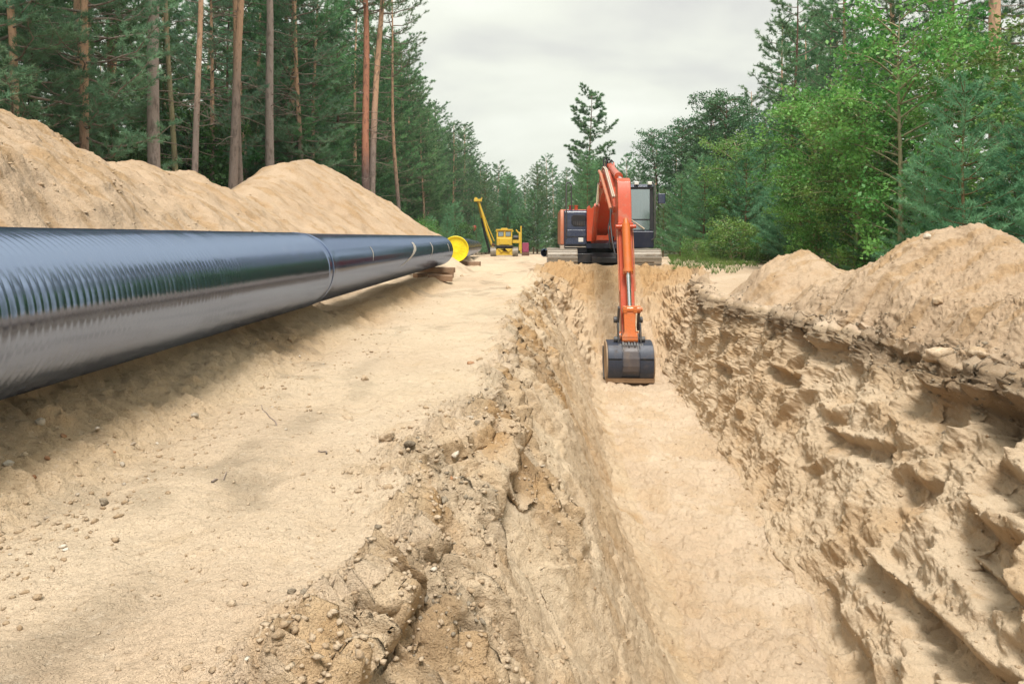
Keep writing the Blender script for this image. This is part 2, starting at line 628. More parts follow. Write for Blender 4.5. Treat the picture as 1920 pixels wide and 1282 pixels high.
M['bark_pine'] = bark_mat('pine_bark', (0.30, 0.24, 0.215), (0.58, 0.36, 0.24), 2.8, 6.5)
M['bark_red'] = bark_mat('red_pine_bark', (0.17, 0.12, 0.11), (0.44, 0.20, 0.13), 1.6, 3.0)
M['bark_grey'] = bark_mat('grey_pine_bark', (0.38, 0.31, 0.285), (0.48, 0.37, 0.31), 5.0, 11.0)
M['bark_green'] = bark_mat('mossy_bark', (0.30, 0.28, 0.17), (0.42, 0.32, 0.22), 3, 9)
M['bark_young'] = bark_mat('young_bark', (0.16, 0.10, 0.06), (0.20, 0.14, 0.07), 1, 3)
M['bark_dark'] = bark_mat('dark_bark', (0.055, 0.04, 0.035), (0.14, 0.08, 0.055), 4, 9)
M['twig'] = bark_mat('dead_twig', (0.26, 0.21, 0.18), (0.26, 0.21, 0.18), 4, 9)


def leaf_mat(name, dark, light, tips=None, trans=0.38, rough=0.6, nscale=0.9):
    m, nt, b, out = mat_new(name)
    P = geo_pos(nt)
    oi = nt.nodes.new('ShaderNodeObjectInfo').outputs['Random']
    n = nnoise(nt, P, nscale, 4, 0.65)
    n2 = nnoise(nt, P, nscale * 9, 2, 0.5)
    f = nmath(nt, 'ADD', nmath(nt, 'MULTIPLY', nramp(nt, n, 0.36, 0.64), 0.7), nmath(nt, 'MULTIPLY', n2, 0.35))
    c = nmix(nt, f, dark, light)
    hs = N(nt, 'ShaderNodeHueSaturation')
    nt.links.new(nmath(nt, 'ADD', 0.475, nmath(nt, 'MULTIPLY', oi, 0.05)), hs.inputs['Hue'])
    nt.links.new(nmath(nt, 'ADD', 0.80, nmath(nt, 'MULTIPLY', oi, 0.4)), hs.inputs['Value'])
    nt.links.new(c, hs.inputs['Color'])
    nt.links.new(hs.outputs[0], b.inputs['Base Color'])
    b.inputs['Roughness'].default_value = rough
    b.inputs['Specular IOR Level'].default_value = 0.35
    tr = N(nt, 'ShaderNodeBsdfTranslucent')
    nt.links.new(hs.outputs[0], tr.inputs[0])
    mx = N(nt, 'ShaderNodeMixShader'); mx.inputs[0].default_value = trans
    nt.links.new(b.outputs[0], mx.inputs[1]); nt.links.new(tr.outputs[0], mx.inputs[2])
    nt.links.new(mx.outputs[0], out.inputs[0])
    return m


M['needle'] = leaf_mat('pine_needles', (0.028, 0.11, 0.042), (0.21, 0.39, 0.17))
M['needle_pale'] = leaf_mat('pale_pine_needles', (0.10, 0.22, 0.13), (0.24, 0.40, 0.24))
M['needle_young'] = leaf_mat('young_pine_needles', (0.06, 0.20, 0.085), (0.21, 0.41, 0.21))
M['leaf'] = leaf_mat('green_leaves', (0.045, 0.15, 0.035), (0.24, 0.42, 0.10), trans=0.38, rough=0.42)
M['leaf_dark'] = leaf_mat('dark_leaves', (0.025, 0.11, 0.025), (0.09, 0.23, 0.06), trans=0.3, rough=0.45)
M['leaf_birch'] = leaf_mat('birch_leaves', (0.04, 0.13, 0.06), (0.12, 0.26, 0.12), trans=0.3, rough=0.45)
M['grass'] = leaf_mat('grass_blades', (0.06, 0.15, 0.03), (0.20, 0.27, 0.07), trans=0.3)
# ------------------------------------------------------------------ terrain
DEPTH = 2.25


def ip(y, xs, ys):
    return np.interp(y, xs, ys)


def zplat_left(y):
    return 0.24 * sstep(17, 24, y) - 0.86 * sstep(27, 80, y)


def zplat(x, y):
    r = sstep(1.5, 4.0, x) * (1 - sstep(17, 23, y))
    return zplat_left(y) - 0.15 * r


def edge_l(y):
    base = ip(y, [-6, 0, 1.9, 2.4, 3.0, 3.8, 4.6, 5.5, 6.6, 8, 10, 13.7, 18, 23, 26],
              [-.9, -.75, -.50, -.44, -.36, -.40, -.18, -.06, -.16, -.10, -.05, .20, .55, 1.0, 1.3])
    yy = np.asarray(y, float)
    n = noise2(yy * 0.9, yy * 0 + 3.3) * 0.16 + noise2(yy * 2.6, yy * 0 + 8.3) * 0.09 + noise2(yy * 7, yy * 0 + 5.1) * 0.04
    return base + n


def bot_l(y):
    yy = np.asarray(y, float)
    return 0.83 + 0.073 * yy + 0.20 * sstep(11, 5, yy) + noise2(yy * 1.1, yy * 0 + 13.3) * 0.09 + noise2(yy * 4, yy * 0 + 23.3) * 0.04


def bot_r(y):
    yy = np.asarray(y, float)
    b = ip(yy, [-6, 3, 4.5, 5.5, 7, 10, 14, 17.5, 20, 23, 26], [0.3, 1.7, 2.08, 2.34, 2.72, 3.16, 3.5, 3.72, 3.7, 3.8, 4.2])
    return b + noise2(yy * 1.2, yy * 0 + 33.3) * 0.12 + noise2(yy * 4, yy * 0 + 43.3) * 0.05


def edge_r(y):
    yy = np.asarray(y, float)
    b = ip(yy, [-6, 3, 6.1, 8.7, 12, 15.6, 19, 23, 26], [3.8, 4.2, 4.34, 4.34, 4.25, 4.25, 4.8, 5.6, 5.8])
    return b + noise2(yy * 0.8, yy * 0 + 53.3) * 0.28 + noise2(yy * 2.5, yy * 0 + 63.3) * 0.13 + noise2(yy * 8, yy * 0 + 73) * 0.05


def depth_at(y):
    return DEPTH * (1 - sstep(17.4, 23.3, y) ** 0.9)


# spoil heaps (kept with the numbers so that trees and pipes can stand on them)
CREST_Y = [2.0, 7.0, 8.7, 9.8, 10.8, 12.8, 14.6, 16.6, 18.2, 20.0, 22.5, 25.0, 28.0, 31.5, 36.0, 41.0, 46.0]
CREST_Z = [3.3, 2.75, 2.49, 2.22, 2.12, 2.42, 2.34, 2.16, 2.14, 2.55, 3.12, 3.45, 3.38, 2.65, 1.55, 0.5, 0.0]
CREST_L = [5.8, 6.1, 6.2, 6.3, 6.4, 6.7, 6.9, 7.1, 7.2, 7.35, 7.5, 7.6, 7.6, 7.6, 7.3, 7.0, 6.8]


def heap_left(x, y):
    cz = np.interp(y, CREST_Y, CREST_Z) + noise2(y * 1.2, y * 0 + 2) * 0.14
    cz = np.where(y < 46, cz, 0)
    L = np.interp(y, CREST_Y, CREST_L) + noise2(y * 0.5, y * 0 + 7) * 0.25
    d = x - (-L + 0.0286 * y)
    d = d + noise2(x * 0.8, y * 0.8) * 0.12
    sl = np.where(d > 0, 0.665, 0.70)
    rr = 0.35
    z = cz - sl * (np.sqrt(d * d + rr * rr) - rr)
    return np.maximum(z, 0)


def cone(x, y, px, py, pz, s=0.62, rr=0.2, ax=1.0, ay=1.0, rot=0.0):
    c, s_ = math.cos(rot), math.sin(rot)
    dx = (x - px); dy = (y - py)
    u = (dx * c + dy * s_) * ax; v = (-dx * s_ + dy * c) * ay
    d = np.sqrt(u * u + v * v + rr * rr) - rr
    return np.maximum(pz - s * d, -1)


def heaps_right(x, y):
    wob = noise2(x * 0.9 + 3, y * 0.9) * 0.10 + noise2(x * 2.3 + 3, y * 2.3) * 0.05
    a = cone(x, y, 5.55, 14.2, 1.04, 0.64, 0.12, 1.0, 0.85) + wob
    b = cone(np.where(x > 6.3, 6.3 + (x - 6.3) * 1.7, x), y, 6.25, 10.1, 1.42, 0.60, 0.16, 1.0, 0.66, 0.10) + wob
    b2 = cone(x, y, 7.2, 8.6, 0.42, 0.5, 0.5, 1.0, 0.7) + wob
    c = cone(x, y, 6.25, 6.9, 0.98, 0.50, 0.4, 1.0, 0.45, 0.15) + wob
    c2 = cone(x, y, 5.9, 3.0, 1.05, 0.5, 0.5, 1.0, 0.4) + wob
    st = np.stack([a, b, b2, c, c2])
    idx = st.argmax(0)
    z = st.max(0)
    # smooth max at the joins
    k = 26.0
    z = np.log(np.exp(np.clip(st * k, -20, 60)).sum(0)) / k
    return z, idx


def ground_base(x, y):
    """height of the natural surface outside the trench"""
    z = zplat(x, y)
    # heap on the left, laid against the pipe
    hl = heap_left(x, y)
    xp = -2.56 + 0.0286 * y
    # the heap runs out under the pipe and ends as a short berm on its near side
    dxp = x - xp
    capz = np.where(dxp < -0.05, 0.29 + (-0.05 - dxp) * 1.15, 0.29 * (1 - np.clip((dxp + 0.05) / 0.62, 0, 1) ** 0.8))
    hl = np.where(y < 21.5, np.minimum(hl, capz + 3 * sstep(20.0, 21.5, y)), hl)
    bump = 0.17 * np.exp(-np.maximum(0, np.abs(x - xp + 0.25) - 0.35) ** 2 / 0.06) * (1 - sstep(19.5, 21.5, y))
    zz = np.maximum(z + bump, z + hl + 0.02 * 0)
    # sand cone just past the end of the first pipe
    c1 = cone(x, y, -2.15, 21.4, 0.62, 0.66, 0.12) - 0.0
    zz = np.maximum(zz, np.minimum(z + np.maximum(c1, 0), 9))
    # small wind row on the near side of the berm
    hr, idx = heaps_right(x, y)
    ramp = sstep(0.0, 0.5, x - edge_r(y))
    zz = np.where(x > 2.0, zz + np.maximum(hr, 0) * ramp, zz)
    # loose damp spoil in front of the machine at the head of the trench
    s1 = cone(x, y, 2.35, 22.9, 0.62, 0.55, 0.25, 1, 1.1)
    s2 = cone(x, y, 3.3, 23.0, 0.45, 0.5, 0.3)
    s3 = cone(x, y, 4.6, 22.6, 0.42, 0.5, 0.3)
    s4 = cone(x, y, 1.7, 22.3, 0.45, 0.45, 0.3)
    s = np.maximum(np.maximum(s1, s2), np.maximum(s3, s4)) + noise2(x * 3, y * 3) * 0.12 + noise2(x * 1.1, y * 1.1) * 0.1
    zz = np.maximum(zz, s)
    # level pad under the tracks of the excavator
    pad = sstep(0.6, 0.0, np.maximum(np.abs(x - 3.05) - 2.1, np.abs(y - 26.1) - 2.3))
    zz = zz * (1 - pad) + 0.165 * pad
    return zz


# ---- grid
def rows():
    a = np.linspace(-8, 0.6, 14)
    b = np.exp(np.linspace(math.log(0.9), math.log(28), 800))
    c = np.exp(np.linspace(math.log(28.3), math.log(380), 100))
    return np.concatenate([a, b, c])


YR = rows()
NA, NB, NC, ND, NE, NF, NG = 36, 270, 170, 110, 260, 230, 36
yr = YR[:, None]
yc = np.clip(YR, -6, 26)
xl, xbl, xbr, xr = (f(yc)[:, None] for f in (edge_l, bot_l, bot_r, edge_r))
Dp = depth_at(YR)[:, None] * (YR[:, None] > -50)
lb = -(np.clip(0.95 * np.maximum(YR, 1.5) + 1.2, 4.6, 62))[:, None]
rb = (np.clip(0.85 * np.maximum(YR, 1.5) + 1.2, 6.4, 62))[:, None]


def lin(n, end=False):
    return np.linspace(0, 1, n, endpoint=end)[None, :]


tA = 1 - (1 - lin(NA)) ** 1.0
XA = lb - (np.exp((1 - lin(NA)) * math.log(260)) - 1)
# left plateau: columns gather near the lip
tB = lin(NB)
XB = lb + (xl - lb) * (1 - (1 - tB) ** 1.25)
tC = lin(NC); XC = xl + (xbl - xl) * tC
tD = lin(ND); XD = xbl + (xbr - xbl) * tD
tE = lin(NE); XE = xbr + (xr - xbr) * tE
tF = lin(NF); XF = xr + (rb - xr) * tF ** 1.25
XG = rb + (np.exp(lin(NG, True) * math.log(260)) - 1)
X = np.concatenate([XA, XB, XC, XD, XE, XF, XG], 1)
Y = np.repeat(yr, X.shape[1], 1)
NR, NCOL = X.shape
cA, cB, cC, cD, cE, cF = np.cumsum([NA, NB, NC, ND, NE, NF])

Z = ground_base(X, Y)
# left wall profile
zl = ground_base(xl, yr); zr = ground_base(xr, yr)
zfloor = zl * 0 + zplat_left(yr) - Dp
ysh = np.repeat(yr, NC, 1)
tt = np.repeat(tC, NR, 0)
lipcut = 0.055 + 0.05 * noise2(ysh * 1.1, ysh * 0 + 91)
soft = 0.30 + 0.14 * noise2(ysh * 0.45, ysh * 0 + 93)      # how far the upper slump reaches
gC = np.interp(tt, [0, .03, .12, .34, .6, .82, .93, 1], [0, .045, .075, .27, .64, .93, .985, 1.0])
gC = gC + 0.10 * np.sin(np.pi * tt) * noise2(ysh * 0.5, tt * 2)
# slumped steps with little vertical faces
st_w = tt + 0.16 * noise2(ysh * 0.8, tt * 1.5 + 9) + 0.05 * noise2(ysh * 3.2, tt * 4)
fr = np.mod(st_w * 5.2, 1.0)
step_amp = 0.030 * sstep(0.02, 0.08, tt) * (1 - sstep(0.55, 0.8, tt))
gC = gC + step_amp * (fr - 0.5 - (fr > 0.86) * (fr - 0.86) / 0.14)
ZC = zl + (zfloor - zl) * gC
Z[:, cB - 0:cC] = ZC
Z[:, cC:cD] = zfloor + 0.0
# right wall profile
ysh = np.repeat(yr, NE, 1)
tt = np.repeat(tE, NR, 0)
gE = np.interp(tt, [0, .08, .2, .45, .7, .86, .95, 1], [0, .02, .12, .41, .68, .83, .93, 1.0])
gE = gE + 0.06 * np.sin(np.pi * tt) * noise2(ysh * 0.6, tt * 2 + 4)
ZE = zfloor + (zr - zfloor) * gE
Z[:, cD:cE] = ZE

# ---- relief: displaced along the surface normal
P = np.stack([X, Y, Z], -1)


def normals(P):
    du = np.gradient(P, axis=1); dv = np.gradient(P, axis=0)
    n = np.cross(du, dv)
    n /= np.maximum(np.linalg.norm(n, axis=-1, keepdims=True), 1e-9)
    return n


Nn = normals(P)
near = (Y > 0.3) & (Y < 60)
onC = np.zeros(X.shape, np.float32); onC[:, cB:cC] = 1
onE = np.zeros(X.shape, np.float32); onE[:, cD:cE] = 1
onD = np.zeros(X.shape, np.float32); onD[:, cC:cD] = 1
live = np.clip(Dp / DEPTH, 0, 1)
onCw, onEw, onDw = onC * live, onE * live, onD * live


def blurx(a, k):
    ker = np.ones(k) / k
    pad = np.pad(a, ((0, 0), (k // 2, k // 2)), mode='edge')
    c = np.cumsum(np.pad(pad, ((0, 0), (1, 0))), 1)
    return (c[:, k:] - c[:, :-k]) / k


wC = blurx(onCw, 15)[:, :NCOL]; wE = blurx(onEw, 15)[:, :NCOL]; wD = blurx(onDw, 9)[:, :NCOL]
d = np.zeros(X.shape, np.float32)
xf, yf, zf = X.astype(np.float32), Y.astype(np.float32), Z.astype(np.float32)

reach = 0.06 + 0.11 * np.clip(0.5 + noise2(yf * 1.3, yf * 0 + 3), 0, 1)
rough_l = np.exp(-(np.maximum(xl - X, 0) / reach) ** 2) * (1 - wE)      # near the left lip
lipbulge = np.exp(-((Y - 4.3) / 1.0) ** 2) * np.exp(-np.maximum(0, xl - X) ** 2 / 0.11) * (X < xbl)
rough_l = np.clip(np.maximum(rough_l, lipbulge), 0, 1) * live
tw_ = (X - xl) / np.maximum(xbl - xl, 0.1)
rough_l = rough_l * (0.05 + 0.95 * (1 - sstep(0.10, 0.32, tw_ + 0.35 * noise2(xf * 1.7, yf * 1.1))))
heapz = np.where((X < -2.0) & ((X < -2.75 + 0.0286 * Y) | (Y > 21)), heap_left(X, Y), 0)
hrz, hidx = heaps_right(X, Y)
onheap = np.clip(heapz * 2, 0, 1) + np.clip(np.where(X > edge_r(np.clip(Y, -6, 26)) - 0.1, hrz, 0) * 2, 0, 1)
onheap = np.clip(onheap, 0, 1)

xpg = -2.56 + 0.0286 * Y
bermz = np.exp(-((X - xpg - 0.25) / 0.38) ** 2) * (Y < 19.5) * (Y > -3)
# gentle waves everywhere
d += 0.045 * fbm2(xf * 0.55, yf * 0.55, 3)
f_mid = fbm2(xf * 2.6, yf * 2.6, 3)
d += f_mid * (0.018 + 0.030 * onheap)
# rills running down the heaps
rill = noise2(yf * 3.0 + xf * 0.6, xf * 0.35)
d += 0.035 * onheap * rill + 0.02 * onheap * noise2(yf * 7.0 + xf * 1.2, xf * 0.8)
# crumbs and clods: cellular domes
f1, f2, idv = worley2(xf * 7.0 + f_mid * 0.6, yf * 7.0)
dome = np.clip(0.42 * (0.4 + 0.6 * idv) - f1, 0, 1) * (idv > 0.6)
amt = 0.04 + 0.30 * onheap * 0.35 + 0.9 * rough_l + 0.10 * wE
d += 0.20 * dome * (0.04 + 0.10 * onheap + 0.08 * wE)
f1b, _, idb = worley2(xf * 19 + 5, yf * 19 + 3)
domb = np.clip(0.45 * (0.3 + 0.7 * idb) - f1b, 0, 1) * (idb > 0.35)
d += 0.085 * domb * (0.14 + 0.35 * onheap + 0.25 * wE)
# broken, tilted clods with cracks between, at three sizes
wx = 0.35 * fbm2(xf * 5, yf * 5, 2); wy = 0.35 * fbm2(xf * 5 + 40, yf * 5, 2)
zoff = zf * 0.8
for sc_, am_, thr in ((6.5, 0.055, 0.5), (13.0, 0.050, 0.35), (27.0, 0.030, 0.2), (55.0, 0.012, 0.1)):
    c1_, c2_, ci, ct = worley2(xf * sc_ + wx * sc_ * 0.15 + zoff * sc_, yf * sc_ + wy * sc_ * 0.15, True)
    clod = (ci > thr) * (0.25 + 0.75 * ci + 0.9 * ct) * sstep(0.0, 0.42, c2_ - c1_)
    d += am_ * clod * (rough_l + 0.5 * bermz + (0.30 * onheap if sc_ > 8 else 0.25 * onheap) + 0.22 * wE + 0.04 * wC + 0.35 * np.exp(-((X - xr) / 0.2) ** 2) * live)
# fine ruffle
d += fbm2(xf * 11, yf * 11, 3, 0.6) * (0.0035 + 0.018 * rough_l + 0.004 * onheap)
# left wall
fl = fbm3(xf * 1.2, yf * 2.4, zf * 0.9, 5, 0.5)
d += fl * 0.05 * wC
d += wC * 0.035 * noise3(xf * 0.8, yf * 6.5 + zf * 1.2, zf * 0.8) + wC * 0.015 * noise3(xf * 1.5, yf * 15 + zf * 2, zf * 1.5)
# trench floor trodden flat with scuffs
fx = xf * 3.2 + 0.5 * fbm2(xf * 2, yf * 2, 2); fy = yf * 4.6
g1, g2_, gi = worley2(fx, fy)
d += wD * (0.13 * (np.minimum(g1, 0.5) - 0.33) * (0.2 + gi) * (gi > 0.3)) + wD * 0.05 * fbm2(xf * 1.3 + 5, yf * 1.1, 3) + wD * 0.024 * fbm2(xf * 9, yf * 9, 3, 0.6)
# scuffs on the path
path = (1 - onC - onE - onD) * (X < 1.5) * (1 - onheap) * (Y > 0)
h1, h2, hi_ = worley2(xf * 2.3 + 0.4 * f_mid + 7, yf * 3.1 + 0.4 * f_mid)
d += path * 0.032 * (np.minimum(h1, 0.42) - 0.42) * (hi_ > 0.6)
k1, k2, ki = worley2(xf * 6.1 + 0.5 * f_mid, yf * 8.3 + 9)
d += path * 0.022 * (np.minimum(k1, 0.4) - 0.4) * (ki > 0.72) + path * 0.006 * fbm2(xf * 16, yf * 20, 3, 0.6)
# prints of track shoes where the machines have crawled
for off, hw in ((-1.45, 0.24), (0.0, 0.0)):
    if hw:
        xx = off + 0.0286 * Y + 0.15 * noise2(yf * 0.3, yf * 0 + 4)
        inb = sstep(hw + 0.05, hw - 0.03, np.abs(X - xx)) * sstep(-0.15, 0.35, noise2(yf * 0.7 + 31, xf * 0.9))
        ph_ = np.mod((yf + 0.12 * xf + 0.03 * noise2(xf * 5, yf * 5)) / 0.155, 1.0)
        d += path * inb * (-0.020 * (sstep(0.0, 0.12, ph_) * sstep(0.45, 0.22, ph_)) - 0.006)
# shallow wheel ruts along the path
for off, wd, am in ((-1.15, 0.12, 0.03), (-0.85, 0.10, 0.02), (-2.0, 0.10, 0.02)):
    xx = off + 0.0286 * Y + 0.12 * noise2(yf * 0.4, yf * 0 + off)
    d += path * (-am * np.exp(-((X - xx) / wd) ** 2)) * (0.6 + noise2(yf * 2, xf * 2))

# right wall: bites of the bucket, scallops with sharp crests, draped down the face
s_ = yf                                   # along the trench
hgt = (zf + DEPTH)                        # up the wall
wz = 0.55 * fbm3(xf * 0.9, yf * 0.9, zf * 0.9, 2)
lean = s_ + 0.55 * hgt                    # bites lean towards the viewer
e1, e2, ei = worley2(lean * 1.55 + wz * 1.3, hgt * 1.35 + wz - 0.25 * s_)
scal = np.clip(e2 - e1, 0, 1)             # 0 at the crests
d += wE * (-0.20 * np.minimum(scal, 0.55) * (0.40 + ei * 0.9) + 0.07)
e1, e2, ei = worley2(lean * 4.1 + wz * 2, hgt * 3.4 + wz * 2)
d += wE * (-0.045 * np.minimum(e2 - e1, 0.5) * (ei > 0.3) + 0.012)
d += wE * fbm3(xf * 3.5, yf * 3.5, zf * 3.5, 4, 0.6) * 0.055
# long raking grooves left by the teeth, stronger towards the viewer
q = hgt * 1.0 - 0.30 * (s_ - 5.5) + 0.22 * wz
gro = np.mod(q * 2.05 + 0.35 * noise2(s_ * 0.7, s_ * 0), 1.0)
saw = np.where(gro < 0.80, gro / 0.80, (1 - gro) / 0.20)
gw = sstep(9.6, 6.5, s_) * wE * (0.35 + 0.65 * np.clip(noise2(s_ * 0.8 + 4, q * 1.2) * 2.0, 0, 1))
d += gw * 0.14 * (saw - 0.55)
# the long scrapes one can follow: (u, v) ends as measured, carried onto the wall


def wall_hit(u, v):
    ys_ = np.linspace(2.5, 17, 2000)
    x_ = (u - 960) / FPX * ys_; h_ = EYE - (v - 448) / FPX * ys_ + DEPTH
    top = DEPTH - 0.15
    xb_, xt_ = bot_r(ys_), edge_r(ys_)
    gg = np.interp(np.clip(h_ / top, 0, 1), [0, .02, .12, .41, .68, .83, .93, 1.0], [0, .08, .2, .45, .7, .86, .95, 1])
    f_ = x_ - (xb_ + (xt_ - xb_) * gg)
    k_ = np.argmax(f_ > 0)
    return ys_[k_], h_[k_]


GROOVES = [((1622, 1052), (1745, 1180), (1880, 1300), .075, .17), ((1512, 1105), (1550, 1190), (1610, 1280), .10, .11), ((1800, 985), (1860, 1030), (1935, 1075), .12, .20),
           ((1790, 1040), (1850, 1090), (1935, 1160), .05, .10), ((1722, 740), (1800, 768), (1935, 800), .10, .17), ((1536, 812), (1600, 838), (1668, 852), .07, .14),
           ((1840, 885), (1880, 905), (1935, 935), .10, .18), ((1690, 905), (1720, 925), (1760, 930), .08, .12), ((1440, 690), (1480, 712), (1500, 716), .07, .12),
           ((1330, 668), (1352, 690), (1372, 700), .07, .11), ((1640, 640), (1700, 668), (1740, 690), .10, .14), ((1510, 640), (1560, 668), (1600, 672), .10, .12)]
for a_, m_, b_, w_, dp_ in GROOVES:
    A_, M_, B_ = (np.array(wall_hit(*q_)) for q_ in (a_, m_, b_))
    best = np.full(d.shape, 1e9, np.float32); sg = np.zeros(d.shape, np.float32); endf = np.zeros(d.shape, np.float32)
    wob_ = 0.03 * noise2(s_ * 3, hgt * 3)
    for (p_, q_, i_) in ((A_, M_, 0), (M_, B_, 1)):
        e_ = q_ - p_; L2_ = (e_ ** 2).sum() + 1e-9
        t_ = np.clip(((s_ - p_[0]) * e_[0] + (hgt - p_[1]) * e_[1]) / L2_, 0, 1)
        ds = s_ - p_[0] - t_ * e_[0]; dh = hgt - p_[1] - t_ * e_[1]
        dist = np.sqrt(ds * ds + dh * dh)
        up_ = dh + ds * -0.3 + wob_
        nearer = dist < best
        best = np.where(nearer, dist, best); sg = np.where(nearer, np.sign(up_) * dist, sg); endf = np.where(nearer, (t_ + i_) / 2, endf)
    prof_ = sstep(-2.2 * w_, -0.2 * w_, sg) * (1 - sstep(0.75 * w_, 1.15 * w_, sg))
    lip_ = np.exp(-((sg - 1.45 * w_) / (0.45 * w_)) ** 2)
    ee = sstep(-0.05, 0.12, endf + 0.0)
    d += wE * ee * (-dp_ * prof_ + 0.35 * dp_ * lip_ * (1 + noise2(s_ * 9, hgt * 9)))
fine3 = fbm3(xf * 14, yf * 14, zf * 14, 3, 0.6)
d += (wE * 0.012 + wC * 0.012) * fine3
# crumbly crust at the right lip, undercut below it
lipR = np.zeros_like(d)
lipR[:, cD:cE] = np.exp(-((tt - 0.90) / 0.05) ** 2)
hole = np.clip(noise2(yf * 1.5 + 40, yf * 0) * 2.2 + 0.1, 0, 1)
d -= lipR * 0.09 * hole * live
lipU = np.exp(-((X - edge_r(np.clip(Y, -6, 26)) - 0.06) / 0.20) ** 2) * live * (X > xbr)
d += lipU * (0.05 + 0.09 * np.abs(fbm2(xf * 5, yf * 5, 3)))
# head wall of the trench: loose slide
head = sstep(17.4, 19, Y) * sstep(24, 23, Y) * ((X > xl - 0.3) & (X < xr + 0.3))
d += head * 0.24 * fbm3(xf * 1.6, yf * 1.6, zf * 1.6, 4, 0.6)

# little vertical breaks where slabs of the lip have dropped: (u, v) ends on the plateau
for (ua, va, ub, vb, drop_, z_) in ((612, 1262, 690, 1150, .13, 0.0), (690, 1150, 752, 1076, .11, 0.0), (790, 1010, 812, 940, .08, -.02), (905, 896, 962, 812, .13, -.03), (962, 812, 968, 745, .10, 0.0), (885, 700, 940, 655, .06, 0.0)):
    ya = FPX * (EYE - z_) / (va - 448); xa = (ua - 960) / FPX * ya; yb_ = FPX * (EYE - z_) / (vb - 448); xb_ = (ub - 960) / FPX * yb_
    ex_, ey_ = xb_ - xa, yb_ - ya; L_ = math.hypot(ex_, ey_); ex_ /= L_; ey_ /= L_
    al = (X - xa) * ex_ + (Y - ya) * ey_
    rt = (X - xa) * ey_ - (Y - ya) * ex_ + 0.035 * noise2(al * 6 + va, al * 0)          # positive to the right of the line
    win = sstep(-0.12, 0.05, al) * sstep(L_ + 0.12, L_ - 0.05, al)
    d += win * (-drop_ * sstep(0.0, 0.035, rt) * np.exp(-np.maximum(rt, 0) / 0.20) + 0.30 * drop_ * np.exp(-((rt + 0.04) / 0.05) ** 2))
fadeout = np.where(Y > 30, np.clip(1 - (Y - 30) / 60, 0.15, 1), 1) * np.where(Y < 0.5, 0.3, 1)
d = d * fadeout
# keep the seat of the excavator level
pad = sstep(0.3, -0.2, np.maximum(np.abs(X - 3.05) - 2.0, np.abs(Y - 25.9) - 2.1))
d = d * (1 - 0.8 * pad)
# displacement of the steep walls goes mostly sideways; that of the flats upwards
P = P + Nn * d[..., None]
# do not let anything fold behind the camera's foot
GX, GY, GZ = P[..., 0], P[..., 1], P[..., 2]

# ---- colour masks (what the sand is, plus shade painted on the berm under the pipe)
soil = np.zeros_like(d)
soil[:, cD:cE] = sstep(0.84, 0.95, tt + 0.05 * noise2(ysh * 2.2, tt * 3)) * 0.5
soil += lipU * 0.5 * sstep(-0.4, 0.35, noise2(xf * 1.7 + 9, yf * 1.3)) * (Y < 24)
soil += rough_l * 0.38 * sstep(0.05, 0.45, noise2(xf * 1.6, yf * 0.9) + 0.35 * noise2(xf * 6, yf * 6)) * (X < xl + 0.5)
soil += path * 0.55 * sstep(0.18, 0.6, noise2(xf * 0.9 + 20, yf * 0.5) + 0.5 * noise2(xf * 4, yf * 4))
soil += path * 0.55 * np.exp(-((X + 1.25 - 0.06 * noise2(yf, yf * 0)) / 0.13) ** 2) * sstep(0.0, 0.4, noise2(yf * 0.8 + 5, xf)) * (Y < 8)
soil = np.clip(soil, 0, 0.85)
damp_and_shade = np.zeros_like(d)
damp_and_shade += wE * sstep(0.1, 0.6, fbm3(xf * 1.1, yf * 1.1, zf * 2.6, 3)) * 0.35
damp_and_shade += wC * sstep(0.15, 0.6, fbm3(xf * 1.3 + 7, yf * 1.3, zf * 1.3, 3)) * 0.5
damp_and_shade += rough_l * 0.9 * sstep(-0.2, 0.35, fbm2(xf * 3.1 + 11, yf * 3.1, 3)) + bermz * 0.9 + head * (0.25 + 0.6 * sstep(20.0, 22.5, Y)) + np.exp(-((Y - 22.6) / 0.9) ** 2) * ((X > 1.0) & (X < 5.6)) * 0.6  # berm share paints the brown shade and bounced light under the pipe
damp_and_shade += onheap * 0.7 * sstep(0.10, 0.6, fbm2(xf * 1.2, yf * 3.4, 4, 0.6))
damp_and_shade += wD * 0.4 * sstep(-0.1, 0.5, fbm2(xf * 1.1 + 3, yf * 0.8, 4, 0.6))
damp_and_shade = np.clip(damp_and_shade, 0, 0.9)
dry = np.clip(path * (0.35 + 0.5 * noise2(xf * 0.7, yf * 0.4)) + wD * 0.12, 0, 0.8) * (Y < 40)
dry += wC * 0.35 * sstep(0.0, 0.5, noise3(xf * 1.0, yf * 1.0, zf * 1.0))
dry = np.clip(dry, 0, 0.9)

# ---- split into named pieces
colid = np.arange(NCOL - 1)
fx_ = X[:-1, :-1]; fy_ = Y[:-1, :-1]
region = np.zeros(fx_.shape, np.int32)                       # 0 ground
wallrow = (depth_at(fy_) > 0.05)
region[:, cB:cC][wallrow[:, cB:cC]] = 1
region[:, cC:cD][wallrow[:, cC:cD]] = 2
region[:, cD:cE][wallrow[:, cD:cE]] = 3
hl_ = heapz[:-1, :-1]
mL = (hl_ > 0.14) & (fx_ < -2.6 + 0.0286 * fy_ - 0.15 + 0.9 * sstep(21, 23, fy_)) & (fy_ < 46)
region[mL & (fy_ < 10.9)] = 4
region[mL & (fy_ >= 10.9) & (fy_ < 17.6)] = 5
region[mL & (fy_ >= 17.6)] = 6
hr_ = hrz[:-1, :-1]; hi2 = hidx[:-1, :-1]
mR = (hr_ > 0.10) & (colid[None, :] >= cE + 12) & (fy_ < 24) & (fy_ > -3)
region[mR & (hi2 == 0)] = 7
region[mR & ((hi2 == 1) | (hi2 == 2))] = 8
region[mR & (hi2 >= 3)] = 9
